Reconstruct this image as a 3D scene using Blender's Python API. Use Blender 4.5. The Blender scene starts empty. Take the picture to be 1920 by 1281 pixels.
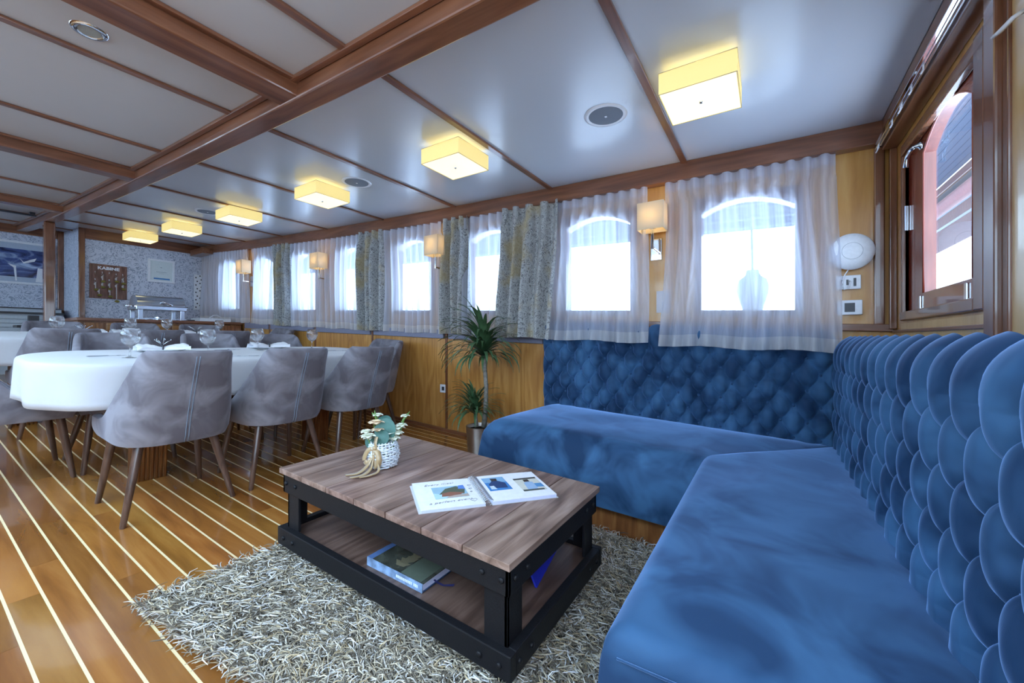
import bpy, bmesh, math, random
import numpy as np
from mathutils import Vector, Matrix
PI = math.pi
random.seed(7); np.random.seed(7)
S = bpy.context.scene
COL = S.collection
# ---------------------------------------------------------------- camera, world, light, exposure
CAMZ = 1.03
cam = bpy.data.cameras.new('camera'); camo = bpy.data.objects.new('camera', cam); COL.objects.link(camo)
camo.location = (0, 0, CAMZ); camo.rotation_euler = (PI/2, 0, -math.atan2(.8435, .5376))
cam.sensor_width = 36; cam.lens = 760/1920*36; cam.shift_y = -5.5/1920; cam.clip_start = .02; cam.clip_end = 200
S.camera = camo
S.view_settings.view_transform = 'Standard'; S.view_settings.look = 'None'
S.view_settings.gamma = 1; S.view_settings.use_curve_mapping = False
S.view_settings.exposure = 0.36
S.cycles.max_bounces = 10; S.cycles.diffuse_bounces = 5; S.cycles.glossy_bounces = 4
S.cycles.transmission_bounces = 8; S.cycles.transparent_max_bounces = 16
S.cycles.sample_clamp_indirect = 6; S.cycles.use_denoising = True
S.cycles.caustics_reflective = False; S.cycles.caustics_refractive = False
W = bpy.data.worlds.new('sky'); S.world = W; W.use_nodes = True
wn = W.node_tree; wn.nodes.clear()
wo = wn.nodes.new('ShaderNodeOutputWorld'); wb = wn.nodes.new('ShaderNodeBackground')
wc = wn.nodes.new('ShaderNodeTexCoord'); wsx = wn.nodes.new('ShaderNodeSeparateXYZ'); wr = wn.nodes.new('ShaderNodeValToRGB')
wmr = wn.nodes.new('ShaderNodeMapRange'); wmr.inputs['From Min'].default_value = -1; wmr.inputs['From Max'].default_value = 1
wn.links.new(wc.outputs['Generated'], wsx.inputs[0]); wn.links.new(wsx.outputs['Z'], wmr.inputs['Value'])
wn.links.new(wmr.outputs[0], wr.inputs[0])
wr.color_ramp.elements[0].color = (.46, .58, .78, 1); wr.color_ramp.elements[0].position = .30
wr.color_ramp.elements[1].color = (.60, .78, 1.0, 1); wr.color_ramp.elements[1].position = .62
wn.links.new(wr.outputs[0], wb.inputs[0]); wb.inputs[1].default_value = 8.0
wn.links.new(wb.outputs[0], wo.inputs[0])

def fz(y): return .05*y + .002*y*y                  # the deck rises towards the bow (sheer)
def cz(y): return 2.192 + .014*y + .0038*y*y        # so does the deckhead
def slope(y): return math.atan(.05 + .004*y)
WX = 2.93        # window wall
AY = -.56        # aft wall
FY = 7.92        # fore wall
# ---------------------------------------------------------------- material helpers
def mat(name):
    m = bpy.data.materials.new(name); m.use_nodes = True
    nt = m.node_tree; b = nt.nodes['Principled BSDF']
    return m, nt, b
def N(nt, t, **kw):
    n = nt.nodes.new(t)
    for k, v in kw.items():
        if k in n.inputs: n.inputs[k].default_value = v
        else: setattr(n, k, v)
    return n
def L(nt, a, b): nt.links.new(a, b)
def c4(c): return (c[0], c[1], c[2], 1)
def plain(name, col, rough=.5, metal=0, spec=.5, coat=0, sheen=0, bump=0, bscale=60, var=0):
    m, nt, b = mat(name)
    b.inputs['Base Color'].default_value = c4(col); b.inputs['Roughness'].default_value = rough
    b.inputs['Metallic'].default_value = metal; b.inputs['Specular IOR Level'].default_value = spec
    b.inputs['Coat Weight'].default_value = coat; b.inputs['Coat Roughness'].default_value = .08
    b.inputs['Sheen Weight'].default_value = sheen
    tc = N(nt, 'ShaderNodeTexCoord'); no = N(nt, 'ShaderNodeTexNoise', Scale=bscale, Detail=3)
    L(nt, tc.outputs['Object'], no.inputs['Vector'])
    if bump:
        bp = N(nt, 'ShaderNodeBump', Strength=bump, Distance=.01)
        L(nt, no.outputs['Fac'], bp.inputs['Height']); L(nt, bp.outputs[0], b.inputs['Normal'])
    r = N(nt, 'ShaderNodeValToRGB'); v = var or .04
    r.color_ramp.elements[0].position = .3; r.color_ramp.elements[1].position = .7
    r.color_ramp.elements[0].color = c4([x*(1-v) for x in col]); r.color_ramp.elements[1].color = c4([min(1, x*(1+v)) for x in col])
    L(nt, no.outputs['Fac'], r.inputs[0]); L(nt, r.outputs[0], b.inputs['Base Color'])
    return m
def wood(name, dark, mid, light, axis='Z', scale=1., rough=.3, coat=.4, stretch=14, rand=.0, figure=.5, bump=.05):
    """varnished wood: fibres along `axis`, cathedral figure from distorted bands"""
    m, nt, b = mat(name)
    tc = N(nt, 'ShaderNodeTexCoord'); mp = N(nt, 'ShaderNodeMapping')
    sc = [stretch*scale]*3; sc['XYZ'.index(axis)] = scale
    mp.inputs['Scale'].default_value = sc
    oi = N(nt, 'ShaderNodeObjectInfo'); va = N(nt, 'ShaderNodeVectorMath', operation='SCALE'); va.inputs['Scale'].default_value = 37. if rand else 0.
    cb = N(nt, 'ShaderNodeCombineXYZ')
    for i in range(3): L(nt, oi.outputs['Random'], cb.inputs[i])
    L(nt, cb.outputs[0], va.inputs[0]); ad = N(nt, 'ShaderNodeVectorMath', operation='ADD')
    L(nt, tc.outputs['Object'], ad.inputs[0]); L(nt, va.outputs[0], ad.inputs[1]); L(nt, ad.outputs[0], mp.inputs['Vector'])
    n1 = N(nt, 'ShaderNodeTexNoise', Scale=1.1, Detail=7, Roughness=.62, Distortion=.6); L(nt, mp.outputs[0], n1.inputs['Vector'])
    mp2 = N(nt, 'ShaderNodeMapping'); s2 = [3.2*scale]*3; s2['XYZ'.index(axis)] = .55*scale; mp2.inputs['Scale'].default_value = s2
    L(nt, ad.outputs[0], mp2.inputs['Vector'])
    n2 = N(nt, 'ShaderNodeTexNoise', Scale=1.0, Detail=2, Roughness=.4); L(nt, mp2.outputs[0], n2.inputs['Vector'])
    mu = N(nt, 'ShaderNodeMath', operation='MULTIPLY'); mu.inputs[1].default_value = 9.; L(nt, n2.outputs['Fac'], mu.inputs[0])
    fr = N(nt, 'ShaderNodeMath', operation='PINGPONG'); fr.inputs[1].default_value = .5; L(nt, mu.outputs[0], fr.inputs[0])
    mx = N(nt, 'ShaderNodeMath', operation='MULTIPLY_ADD'); mx.inputs[1].default_value = figure; L(nt, fr.outputs[0], mx.inputs[0])
    sb = N(nt, 'ShaderNodeMath', operation='SUBTRACT'); sb.inputs[1].default_value = figure*.25; L(nt, n1.outputs['Fac'], sb.inputs[0])
    L(nt, sb.outputs[0], mx.inputs[2])
    r = N(nt, 'ShaderNodeValToRGB'); L(nt, mx.outputs[0], r.inputs[0])
    e = r.color_ramp.elements; e[0].position = .28; e[0].color = c4(dark); e[1].position = .72; e[1].color = c4(light)
    x = e.new(.5); x.color = c4(mid)
    last = r.outputs[0]
    if rand:
        hs = N(nt, 'ShaderNodeHueSaturation'); mr = N(nt, 'ShaderNodeMapRange'); mr.inputs['To Min'].default_value = 1-rand; mr.inputs['To Max'].default_value = 1+rand
        L(nt, oi.outputs['Random'], mr.inputs['Value']); L(nt, mr.outputs[0], hs.inputs['Value']); L(nt, last, hs.inputs['Color'])
        mh = N(nt, 'ShaderNodeMath', operation='MULTIPLY'); mh.inputs[1].default_value = 7.13; L(nt, oi.outputs['Random'], mh.inputs[0])
        fh = N(nt, 'ShaderNodeMath', operation='FRACT'); L(nt, mh.outputs[0], fh.inputs[0])
        m2 = N(nt, 'ShaderNodeMapRange'); m2.inputs['To Min'].default_value = .492; m2.inputs['To Max'].default_value = .507
        L(nt, fh.outputs[0], m2.inputs['Value']); L(nt, m2.outputs[0], hs.inputs['Hue'])
        last = hs.outputs[0]
    L(nt, last, b.inputs['Base Color'])
    b.inputs['Roughness'].default_value = rough; b.inputs['Coat Weight'].default_value = coat; b.inputs['Coat Roughness'].default_value = .06
    bp = N(nt, 'ShaderNodeBump', Strength=bump, Distance=.005); L(nt, n1.outputs['Fac'], bp.inputs['Height']); L(nt, bp.outputs[0], b.inputs['Normal'])
    return m
def velvet(name, dark, light, scale=5, sheen=.6, tint=(.7, .8, 1)):
    """crushed nap: broad soft blotches where the pile is brushed another way"""
    m, nt, b = mat(name)
    tc = N(nt, 'ShaderNodeTexCoord'); no = N(nt, 'ShaderNodeTexNoise', Scale=scale, Detail=3, Roughness=.5, Distortion=.6)
    L(nt, tc.outputs['Object'], no.inputs['Vector'])
    r = N(nt, 'ShaderNodeValToRGB'); e = r.color_ramp.elements
    e[0].position = .38; e[0].color = c4(dark); e[1].position = .62; e[1].color = c4(light)
    L(nt, no.outputs['Fac'], r.inputs[0]); L(nt, r.outputs[0], b.inputs['Base Color'])
    n2 = N(nt, 'ShaderNodeTexNoise', Scale=900, Detail=2); L(nt, tc.outputs['Object'], n2.inputs['Vector'])
    bp = N(nt, 'ShaderNodeBump', Strength=.12, Distance=.002); L(nt, n2.outputs['Fac'], bp.inputs['Height']); L(nt, bp.outputs[0], b.inputs['Normal'])
    b.inputs['Roughness'].default_value = .75; b.inputs['Sheen Weight'].default_value = sheen; b.inputs['Sheen Roughness'].default_value = .35
    b.inputs['Sheen Tint'].default_value = c4(tint); b.inputs['Specular IOR Level'].default_value = .25
    return m
def damask(name, base, mark, gold=None, scale=9, cloth=False):
    """scrolling leaf pattern: thresholded, swirled noise"""
    m, nt, b = mat(name)
    tc = N(nt, 'ShaderNodeTexCoord'); n0 = N(nt, 'ShaderNodeTexNoise', Scale=scale*.9, Detail=1)
    L(nt, tc.outputs['Object'], n0.inputs['Vector'])
    vm = N(nt, 'ShaderNodeVectorMath', operation='SCALE'); vm.inputs['Scale'].default_value = .35; L(nt, n0.outputs['Color'], vm.inputs[0])
    ad = N(nt, 'ShaderNodeVectorMath', operation='ADD'); L(nt, tc.outputs['Object'], ad.inputs[0]); L(nt, vm.outputs[0], ad.inputs[1])
    vo = N(nt, 'ShaderNodeTexVoronoi', Scale=scale, feature='DISTANCE_TO_EDGE'); L(nt, ad.outputs[0], vo.inputs['Vector'])
    mu = N(nt, 'ShaderNodeMath', operation='MULTIPLY'); mu.inputs[1].default_value = 28.; L(nt, vo.outputs['Distance'], mu.inputs[0])
    si = N(nt, 'ShaderNodeMath', operation='SINE'); L(nt, mu.outputs[0], si.inputs[0])
    n1 = N(nt, 'ShaderNodeTexNoise', Scale=scale*2.2, Detail=2, Distortion=1.6); L(nt, tc.outputs['Object'], n1.inputs['Vector'])
    m2 = N(nt, 'ShaderNodeMath', operation='MULTIPLY_ADD'); m2.inputs[1].default_value = .22; L(nt, si.outputs[0], m2.inputs[0]); L(nt, n1.outputs['Fac'], m2.inputs[2])
    r = N(nt, 'ShaderNodeValToRGB'); e = r.color_ramp.elements
    e[0].position = .38; e[0].color = c4(mark); e[1].position = .50; e[1].color = c4(base)
    L(nt, m2.outputs[0], r.inputs[0]); last = r.outputs[0]
    if gold:
        n3 = N(nt, 'ShaderNodeTexNoise', Scale=4., Detail=3); L(nt, tc.outputs['Object'], n3.inputs['Vector'])
        rr = N(nt, 'ShaderNodeValToRGB'); rr.color_ramp.elements[0].position = .52; rr.color_ramp.elements[1].position = .66
        rr.color_ramp.elements[0].color = (0, 0, 0, 1); rr.color_ramp.elements[1].color = (.6, .6, .6, 1)
        L(nt, n3.outputs['Fac'], rr.inputs[0])
        mi = N(nt, 'ShaderNodeMix', data_type='RGBA'); L(nt, rr.outputs[0], mi.inputs[0]); L(nt, last, mi.inputs[6]); mi.inputs[7].default_value = c4(gold)
        last = mi.outputs[2]
    L(nt, last, b.inputs['Base Color']); b.inputs['Roughness'].default_value = .55 if cloth else .6
    b.inputs['Sheen Weight'].default_value = .4 if cloth else 0
    bp = N(nt, 'ShaderNodeBump', Strength=.25, Distance=.003); L(nt, m2.outputs[0], bp.inputs['Height']); L(nt, bp.outputs[0], b.inputs['Normal'])
    if cloth:
        b.inputs['Subsurface Weight'].default_value = 0
    return m
def sheer(name, col, alpha):
    m = bpy.data.materials.new(name); m.use_nodes = True; nt = m.node_tree; nt.nodes.clear()
    o = N(nt, 'ShaderNodeOutputMaterial'); t = N(nt, 'ShaderNodeBsdfTransparent'); d = N(nt, 'ShaderNodeBsdfDiffuse'); tl = N(nt, 'ShaderNodeBsdfTranslucent')
    d.inputs[0].default_value = c4(col); tl.inputs[0].default_value = c4(col)
    a = N(nt, 'ShaderNodeMixShader'); a.inputs[0].default_value = .55; L(nt, d.outputs[0], a.inputs[1]); L(nt, tl.outputs[0], a.inputs[2])
    tc = N(nt, 'ShaderNodeTexCoord'); mp = N(nt, 'ShaderNodeMapping'); mp.inputs['Scale'].default_value = (22, 22, .7)
    no = N(nt, 'ShaderNodeTexNoise', Scale=2., Detail=3); L(nt, tc.outputs['Object'], mp.inputs[0]); L(nt, mp.outputs[0], no.inputs['Vector'])
    mr = N(nt, 'ShaderNodeMapRange'); mr.inputs['To Min'].default_value = alpha-.2; mr.inputs['To Max'].default_value = alpha+.2
    L(nt, no.outputs['Fac'], mr.inputs['Value'])
    b = N(nt, 'ShaderNodeMixShader'); L(nt, mr.outputs[0], b.inputs[0]); L(nt, t.outputs[0], b.inputs[1]); L(nt, a.outputs[0], b.inputs[2])
    L(nt, b.outputs[0], o.inputs[0]); return m
def glasspane(name):
    m = bpy.data.materials.new(name); m.use_nodes = True; nt = m.node_tree; nt.nodes.clear()
    o = N(nt, 'ShaderNodeOutputMaterial'); t = N(nt, 'ShaderNodeBsdfTransparent'); g = N(nt, 'ShaderNodeBsdfGlossy'); g.inputs['Roughness'].default_value = .02
    t.inputs[0].default_value = (.93, .97, .98, 1)
    lw = N(nt, 'ShaderNodeLayerWeight', Blend=.5); pw = N(nt, 'ShaderNodeMath', operation='POWER'); pw.inputs[1].default_value = 4.; f = N(nt, 'ShaderNodeMath', operation='MULTIPLY_ADD'); f.inputs[1].default_value = .8; f.inputs[2].default_value = .04; x = N(nt, 'ShaderNodeMixShader')
    L(nt, lw.outputs['Facing'], pw.inputs[0]); L(nt, pw.outputs[0], f.inputs[0])
    L(nt, f.outputs[0], x.inputs[0]); L(nt, t.outputs[0], x.inputs[1]); L(nt, g.outputs[0], x.inputs[2]); L(nt, x.outputs[0], o.inputs[0]); return m
def glow(name, col, s, diff=(.9, .85, .7)):
    m, nt, b = mat(name); b.inputs['Base Color'].default_value = c4(diff); b.inputs['Roughness'].default_value = .6
    b.inputs['Emission Color'].default_value = c4(col); b.inputs['Emission Strength'].default_value = s; return m
def shade_cloth(name, col, mixt=.6):
    m = bpy.data.materials.new(name); m.use_nodes = True; nt = m.node_tree; nt.nodes.clear()
    o = N(nt, 'ShaderNodeOutputMaterial'); d = N(nt, 'ShaderNodeBsdfDiffuse'); tl = N(nt, 'ShaderNodeBsdfTranslucent'); a = N(nt, 'ShaderNodeMixShader')
    d.inputs[0].default_value = c4(col); tl.inputs[0].default_value = c4(col); a.inputs[0].default_value = mixt
    L(nt, d.outputs[0], a.inputs[1]); L(nt, tl.outputs[0], a.inputs[2]); L(nt, a.outputs[0], o.inputs[0]); return m

M = {}
M['plank'] = wood('teak plank', (.20, .072, .015), (.30, .117, .024), (.39, .17, .040), 'Y', .9, .24, .6, 10, .22, .35, .02)
M['caulk'] = plain('cream caulk', (.78, .62, .36), .5)
M['mahog'] = wood('mahogany varnish', (.12, .043, .019), (.195, .073, .034), (.27, .112, .054), 'Y', 1.3, .28, .5, 16, 0, .3, .02)
M['mahogx'] = wood('mahogany varnish cross', (.12, .043, .019), (.195, .073, .034), (.27, .112, .054), 'X', 1.3, .28, .5, 16, 0, .3, .02)
M['mahogz'] = wood('mahogany varnish upright', (.11, .04, .018), (.185, .07, .032), (.26, .11, .052), 'Z', 1.3, .25, .6, 16, 0, .3, .02)
M['redwood'] = wood('red varnished window wood', (.16, .024, .012), (.25, .042, .022), (.34, .075, .035), 'Z', 1.3, .2, .7, 16, 0, .3, .02)
M['veneer'] = wood('orange veneer', (.36, .15, .032), (.50, .235, .055), (.62, .33, .10), 'Z', 1.6, .32, .35, 10, .06, .45, .02)
M['veneer2'] = wood('honey veneer', (.42, .19, .04), (.54, .27, .065), (.62, .35, .11), 'Z', 1., .3, .4, 12, 0, .3, .02)
M['pale'] = wood('pale pine', (.55, .32, .11), (.66, .42, .17), (.74, .50, .23), 'Z', 1., .3, .5, 12, 0, .3, .02)
M['cabinet'] = wood('cabinet wood', (.14, .05, .018), (.26, .10, .032), (.38, .17, .055), 'Z', 2., .32, .35, 12, .08, .35, .02)
M['cabinetx'] = wood('drawer wood', (.20, .08, .022), (.34, .15, .04), (.46, .23, .07), 'X', 2., .32, .35, 12, .08, .35, .02)
M['walnut'] = wood('walnut leg', (.045, .022, .014), (.09, .045, .03), (.14, .075, .05), 'Z', 3., .35, .3, 14, 0, .3, .05)
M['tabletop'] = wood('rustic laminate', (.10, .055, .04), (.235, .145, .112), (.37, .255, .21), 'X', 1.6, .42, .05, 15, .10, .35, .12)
M['shelf'] = wood('shaded rustic laminate', (.05, .028, .02), (.105, .062, .045), (.17, .11, .085), 'X', 1.6, .42, .05, 15, .10, .35, .12)  # tabletop laminate with the shade under the top put into its colour
M['ceilR'] = plain('glossy white panel', (.59, .64, .71), .24, 0, .6, .15, 0, .015, 1.5, .02)  # blue of the reflected windows is put into the base colour
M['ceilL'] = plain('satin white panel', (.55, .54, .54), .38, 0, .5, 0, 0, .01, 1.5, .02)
M['grey'] = velvet('grey velvet', (.14, .126, .145), (.265, .255, .29), 7, .35, (.75, .8, 1))
M['blue'] = velvet('blue velvet', (.010, .038, .098), (.046, .13, .265), 4.5, 1.0, (.32, .54, 1.))
M['blueseam'] = plain('pale seam', (.20, .25, .33), .6)
M['cloth'] = plain('white tablecloth', (.54, .54, .57), .8, 0, .2, 0, .2, .8, 5, .03)
M['napkin'] = plain('white linen', (.86, .87, .92), .8, 0, .2, 0, .2, .1, 60)
M['china'] = plain('white china', (.85, .87, .90), .15, 0, .5, .5)
M['steel'] = plain('polished steel', (.62, .66, .70), .16, 1)
M['chrome'] = plain('chrome', (.78, .80, .84), .07, 1)
M['brass'] = plain('aged brass', (.20, .17, .05), .35, 1)
M['copper'] = plain('brushed pot steel', (.50, .46, .43), .35, 1)
M['black'] = plain('black powder coat', (.008, .008, .010), .5, 0, .25, 0, 0, .1, 200)
M['blackf'] = plain('black table underside', (.012, .013, .02), .7)
M['darkgrey'] = plain('dark plastic', (.03, .032, .04), .35)
M['white'] = plain('white plastic', (.80, .83, .88), .3)
M['whitel'] = plain('white lacquer', (.78, .81, .86), .35)
M['greygrille'] = plain('grey speaker mesh', (.20, .235, .29), .55, 0, .4, 0, 0, .3, 700, .1)
M['cyan'] = plain('grey sill cloth', (.22, .22, .30), .6)
M['wallpaper'] = damask('silver blue damask wallpaper', (.62, .66, .76), (.30, .35, .46), None, 10)
M['drape'] = damask('silver damask drape', (.37, .375, .37), (.13, .13, .135), (.38, .28, .10), 14, True)
M['sheer'] = sheer('white sheer', (.82, .86, .98), .60)
M['hem'] = sheer('sheer hem', (.86, .86, .88), .80)
M['pane'] = glasspane('window glass')
M['leaf'] = plain('dracaena leaf', (.065, .135, .06), .35, 0, .5, 0, 0, 0, 8, .35)
M['trunk'] = plain('grey trunk', (.25, .23, .20), .8, 0, .3, 0, 0, .5, 60, .3)
M['soil'] = plain('potting soil', (.03, .02, .015), .95, 0, .1, 0, 0, .8, 90, .4)
M['wicker'] = plain('white wicker', (.74, .79, .86), .5, 0, .4, 0, 0, .2, 90)
M['petal'] = plain('ivory petal', (.82, .84, .70), .6, 0, .3, 0, .3)
M['peach'] = plain('peach petal', (.80, .62, .40), .6, 0, .3, 0, .3)
M['stemg'] = plain('green stem', (.14, .26, .07), .5)
M['euca'] = plain('blue green leaf', (.05, .14, .115), .5, 0, .4, 0, 0, 0, 20, .25)
M['ribbon'] = plain('gold satin ribbon', (.40, .27, .13), .35, 0, .6, .2, .3)
M['paper'] = plain('white paper', (.84, .84, .90), .6)
M['pageedge'] = plain('page edges', (.62, .66, .88), .6)
M['lampside'] = glow('lamp side glow', (1., .74, .22), .50, (.75, .65, .3))
M['lampbot'] = glow('lamp diffuser glow', (1., .88, .50), .95)
M['lampfr'] = plain('lamp frame', (.42, .38, .24), .5)
M['shade'] = shade_cloth('cream shade', (.80, .74, .60), .45)
M['bulb'] = glow('warm bulb', (1., .68, .32), 22.)
def flat(name, col, rough=.5): return plain(name, col, rough)
# ---------------------------------------------------------------- mesh helpers
class MB:
    def __init__(s): s.v = []; s.f = []; s.m = []
    def add(s, vs, fs, mi=0):
        o = len(s.v); s.v += [tuple(v) for v in vs]; s.f += [tuple(i+o for i in f) for f in fs]; s.m += [mi]*len(fs)
        return s
    def box(s, x0, x1, y0, y1, z0, z1, mi=0, sh=None):
        v = [(x, y, z) for z in (z0, z1) for y in (y0, y1) for x in (x0, x1)]
        if sh: v = [(x, y, z+sh(y)) for x, y, z in v]
        return s.add(v, [(0, 2, 3, 1), (4, 5, 7, 6), (0, 1, 5, 4), (2, 6, 7, 3), (0, 4, 6, 2), (1, 3, 7, 5)], mi)
    def obox(s, c, ax, ay, az, mi=0):
        """oriented box: centre and three half-axis vectors"""
        c = Vector(c); ax, ay, az = Vector(ax), Vector(ay), Vector(az)
        v = [c+i*ax+j*ay+k*az for k in (-1, 1) for j in (-1, 1) for i in (-1, 1)]
        return s.add(v, [(0, 2, 3, 1), (4, 5, 7, 6), (0, 1, 5, 4), (2, 6, 7, 3), (0, 4, 6, 2), (1, 3, 7, 5)], mi)
    def sbox(s, x0, x1, y0, y1, f0, f1, n=1, mi=0):
        """box long in y whose bottom/top follow functions of y"""
        ys = [y0+(y1-y0)*i/n for i in range(n+1)]; v = []
        for y in ys: v += [(x0, y, f0(y)), (x1, y, f0(y)), (x1, y, f1(y)), (x0, y, f1(y))]
        f = [(0, 1, 2, 3)]
        for i in range(n):
            a = 4*i; b = a+4
            f += [(a, b, b+1, a+1), (a+1, b+1, b+2, a+2), (a+2, b+2, b+3, a+3), (a+3, b+3, b, a)]
        e = 4*n; f.append((e+3, e+2, e+1, e))
        return s.add(v, f, mi)
    def tube(s, pts, r, n=8, cap=True, mi=0, closed=False):
        pts = [Vector(p) for p in pts]; m = len(pts)
        rs = r if isinstance(r, (list, tuple)) else [r]*m
        vs = []; up = Vector((0, 0, 1)); prev = None
        for i, p in enumerate(pts):
            if closed: t = pts[(i+1) % m]-pts[i-1]
            else: t = (pts[min(i+1, m-1)]-pts[max(i-1, 0)])
            if t.length < 1e-9: t = Vector((0, 0, 1))
            t.normalize()
            if prev is None:
                a = t.cross(up)
                if a.length < .05: a = t.cross(Vector((1, 0, 0)))
            else: a = prev-t*prev.dot(t)
            a.normalize(); prev = a; b = t.cross(a)
            for k in range(n):
                w = 2*PI*k/n; vs.append(p+(a*math.cos(w)+b*math.sin(w))*rs[i])
        fs = []
        for i in range(m if closed else m-1):
            j = (i+1) % m
            for k in range(n): fs.append((i*n+k, i*n+(k+1) % n, j*n+(k+1) % n, j*n+k))
        if cap and not closed: fs += [tuple(range(n))[::-1], tuple((m-1)*n+k for k in range(n))]
        return s.add(vs, fs, mi)
    def lathe(s, prof, c=(0, 0, 0), n=24, mi=0, sx=1, sy=1):
        """profile [(r,z)...] around z through c"""
        vs = []; fs = []; m = len(prof)
        for r, z in prof:
            for k in range(n): w = 2*PI*k/n; vs.append((c[0]+r*math.cos(w)*sx, c[1]+r*math.sin(w)*sy, c[2]+z))
        for i in range(m-1):
            for k in range(n): fs.append((i*n+k, i*n+(k+1) % n, (i+1)*n+(k+1) % n, (i+1)*n+k))
        return s.add(vs, fs, mi)
    def grid(s, P, mi=0, wrapu=False):
        """P[i][j] points"""
        a = len(P); b = len(P[0]); vs = [p for row in P for p in row]; fs = []
        for i in range(a if wrapu else a-1):
            i2 = (i+1) % a
            for j in range(b-1): fs.append((i*b+j, i2*b+j, i2*b+j+1, i*b+j+1))
        return s.add(vs, fs, mi)
def obj(name, mb, mats, parent=None, smooth=False, bevel=0, world=True, seg=2, recalc=True):
    """link an MB as ONE mesh object; coordinates are world unless the parent was built at the origin"""
    me = bpy.data.meshes.new(name)
    v = mb.v
    if parent is not None and world:
        o = wloc(parent); v = [(a[0]-o[0], a[1]-o[1], a[2]-o[2]) for a in v]
    me.from_pydata(v, [], mb.f)
    if not isinstance(mats, (list, tuple)): mats = [mats]
    for m in mats: me.materials.append(M[m] if isinstance(m, str) else m)
    if len(mats) > 1: me.polygons.foreach_set('material_index', mb.m)
    if recalc:
        b = bmesh.new(); b.from_mesh(me); bmesh.ops.recalc_face_normals(b, faces=b.faces); b.to_mesh(me); b.free()
    if smooth:
        me.polygons.foreach_set('use_smooth', [True]*len(me.polygons))
        if smooth == 'auto': me.set_sharp_from_angle(angle=.7)
    me.update()
    ob = bpy.data.objects.new(name, me); COL.objects.link(ob)
    if parent is not None: ob.parent = parent
    if bevel:
        d = ob.modifiers.new('bevel', 'BEVEL'); d.width = bevel; d.segments = seg; d.limit_method = 'ANGLE'; d.angle_limit = .7
    return ob
def wloc(o):
    p = Vector(o.location)
    while o.parent: o = o.parent; p += Vector(o.location)
    return p
def tag(o, label, cat=None, group=None, kind=None):
    if label: o['label'] = label
    if cat: o['category'] = cat
    if group: o['group'] = group
    if kind: o['kind'] = kind
    return o
def thing(name, label, cat, loc=(0, 0, 0), group=None, kind=None):
    o = bpy.data.objects.new(name, None); COL.objects.link(o); o.location = loc; o.empty_display_size = .1
    return tag(o, label, cat, group, kind)
def place(o, x, y, rz=0, h=0, z=None, tilt=True):
    o.location = (x, y, (fz(y)+h) if z is None else z)
    R = Matrix.Rotation(slope(y) if tilt else 0, 3, 'X') @ Matrix.Rotation(rz, 3, 'Z')
    o.rotation_euler = R.to_euler()
def copy_tree(o, parent=None):
    c = o.copy(); COL.objects.link(c)
    if parent is not None: c.parent = parent
    for ch in list(o.children): copy_tree(ch, c)
    return c
def struct(name, mb, mats, label, cat, **kw):
    o = obj(name, mb, mats, **kw); return tag(o, label, cat, None, 'structure')

def mesh_text(c, name, m, parent, loc, rot, scale):
    """lettering as a real mesh"""
    tmp = bpy.data.objects.new('tmp', c); COL.objects.link(tmp)
    dg = bpy.context.evaluated_depsgraph_get(); me = bpy.data.meshes.new_from_object(tmp.evaluated_get(dg))
    bpy.data.objects.remove(tmp); bpy.data.curves.remove(c)
    me.materials.clear(); me.materials.append(M[m] if isinstance(m, str) else m)
    o = bpy.data.objects.new(name, me); COL.objects.link(o); o.parent = parent; o.location = loc; o.rotation_euler = rot; o.scale = scale
    return o
# ================================================================ THE SETTING
LX = -1.9        # unseen port side wall
# floor: base, cream caulk seams, planks
b = MB(); b.sbox(LX, WX+.1, AY-.1, 9.0, lambda y: fz(y)-.08, lambda y: fz(y)-.012, 24)
floor = struct('floor', b, 'caulk', 'varnished teak plank deck with cream caulk lines running forward', 'floor')
PW = .0833; X0 = .236-PW*26     # seams measured at x = .236 + k*.0833
b = MB()
xs = [X0+PW*k for k in range(0, 60) if X0+PW*k < WX-.01]
for x in xs: b.sbox(x-.0042, x+.0042, AY, 8.95, lambda y: fz(y)-.012, lambda y: fz(y)-.0006, 24)
tag(obj('caulk_seams', b, 'caulk', floor), None, kind='stuff')
rest = MB(); nplank = 0
rp = random.Random(3)
for k, x in enumerate(xs):
    x0, x1 = x+.0042, min(x+PW-.0042, WX)
    y = AY-rp.random()*1.2
    while y < 8.95:
        ln = 1.05+rp.random()*.9; ya, yb = max(y, AY), min(y+ln, 8.95)
        y += ln
        if yb-ya < .02: continue
        if x > .06:
            q = MB(); q.sbox(x0, x1, ya+.0006, yb-.0006, lambda t: fz(t)-.0119, fz, max(2, int((yb-ya)/.35)))
            obj('plank', q, 'plank', floor, bevel=0); nplank += 1
        else: rest.sbox(x0, x1, ya+.0006, yb-.0006, lambda t: fz(t)-.0119, fz, 3)
tag(obj('port_planks', rest, 'plank', floor), None, kind='stuff')

# ceiling: slab + panels between battens
YB = [AY+.06] + [.48+.985*k for k in range(0, 9)] + [8.95]
b = MB(); HX0, HX1, HY0, HY1 = -1.75, -.22, -.1, 4.3  # hole for a skylight added out of view to brighten the room
for a_, b_, c_, d_ in ((LX, HX0, AY-.1, 9.0), (HX1, WX+.1, AY-.1, 9.0), (HX0, HX1, AY-.1, HY0), (HX0, HX1, HY1, 9.0)): b.sbox(a_, b_, c_, d_, lambda y: cz(y)+.012, lambda y: cz(y)+.08, 24)
ceiling = struct('ceiling', b, 'ceilL', 'white panelled deckhead with varnished wooden battens', 'ceiling')
for (xa, xb, mm) in ((1.12, WX-.02, 'ceilR'), (HX1, 1.12, 'ceilL')):
    for i in range(len(YB)-1):
        q = MB(); q.sbox(xa+.002, xb-.002, YB[i]+.003, YB[i+1]-.003, cz, lambda y: cz(y)+.0115, 8)
        obj('panel', q, mm, ceiling)
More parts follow.
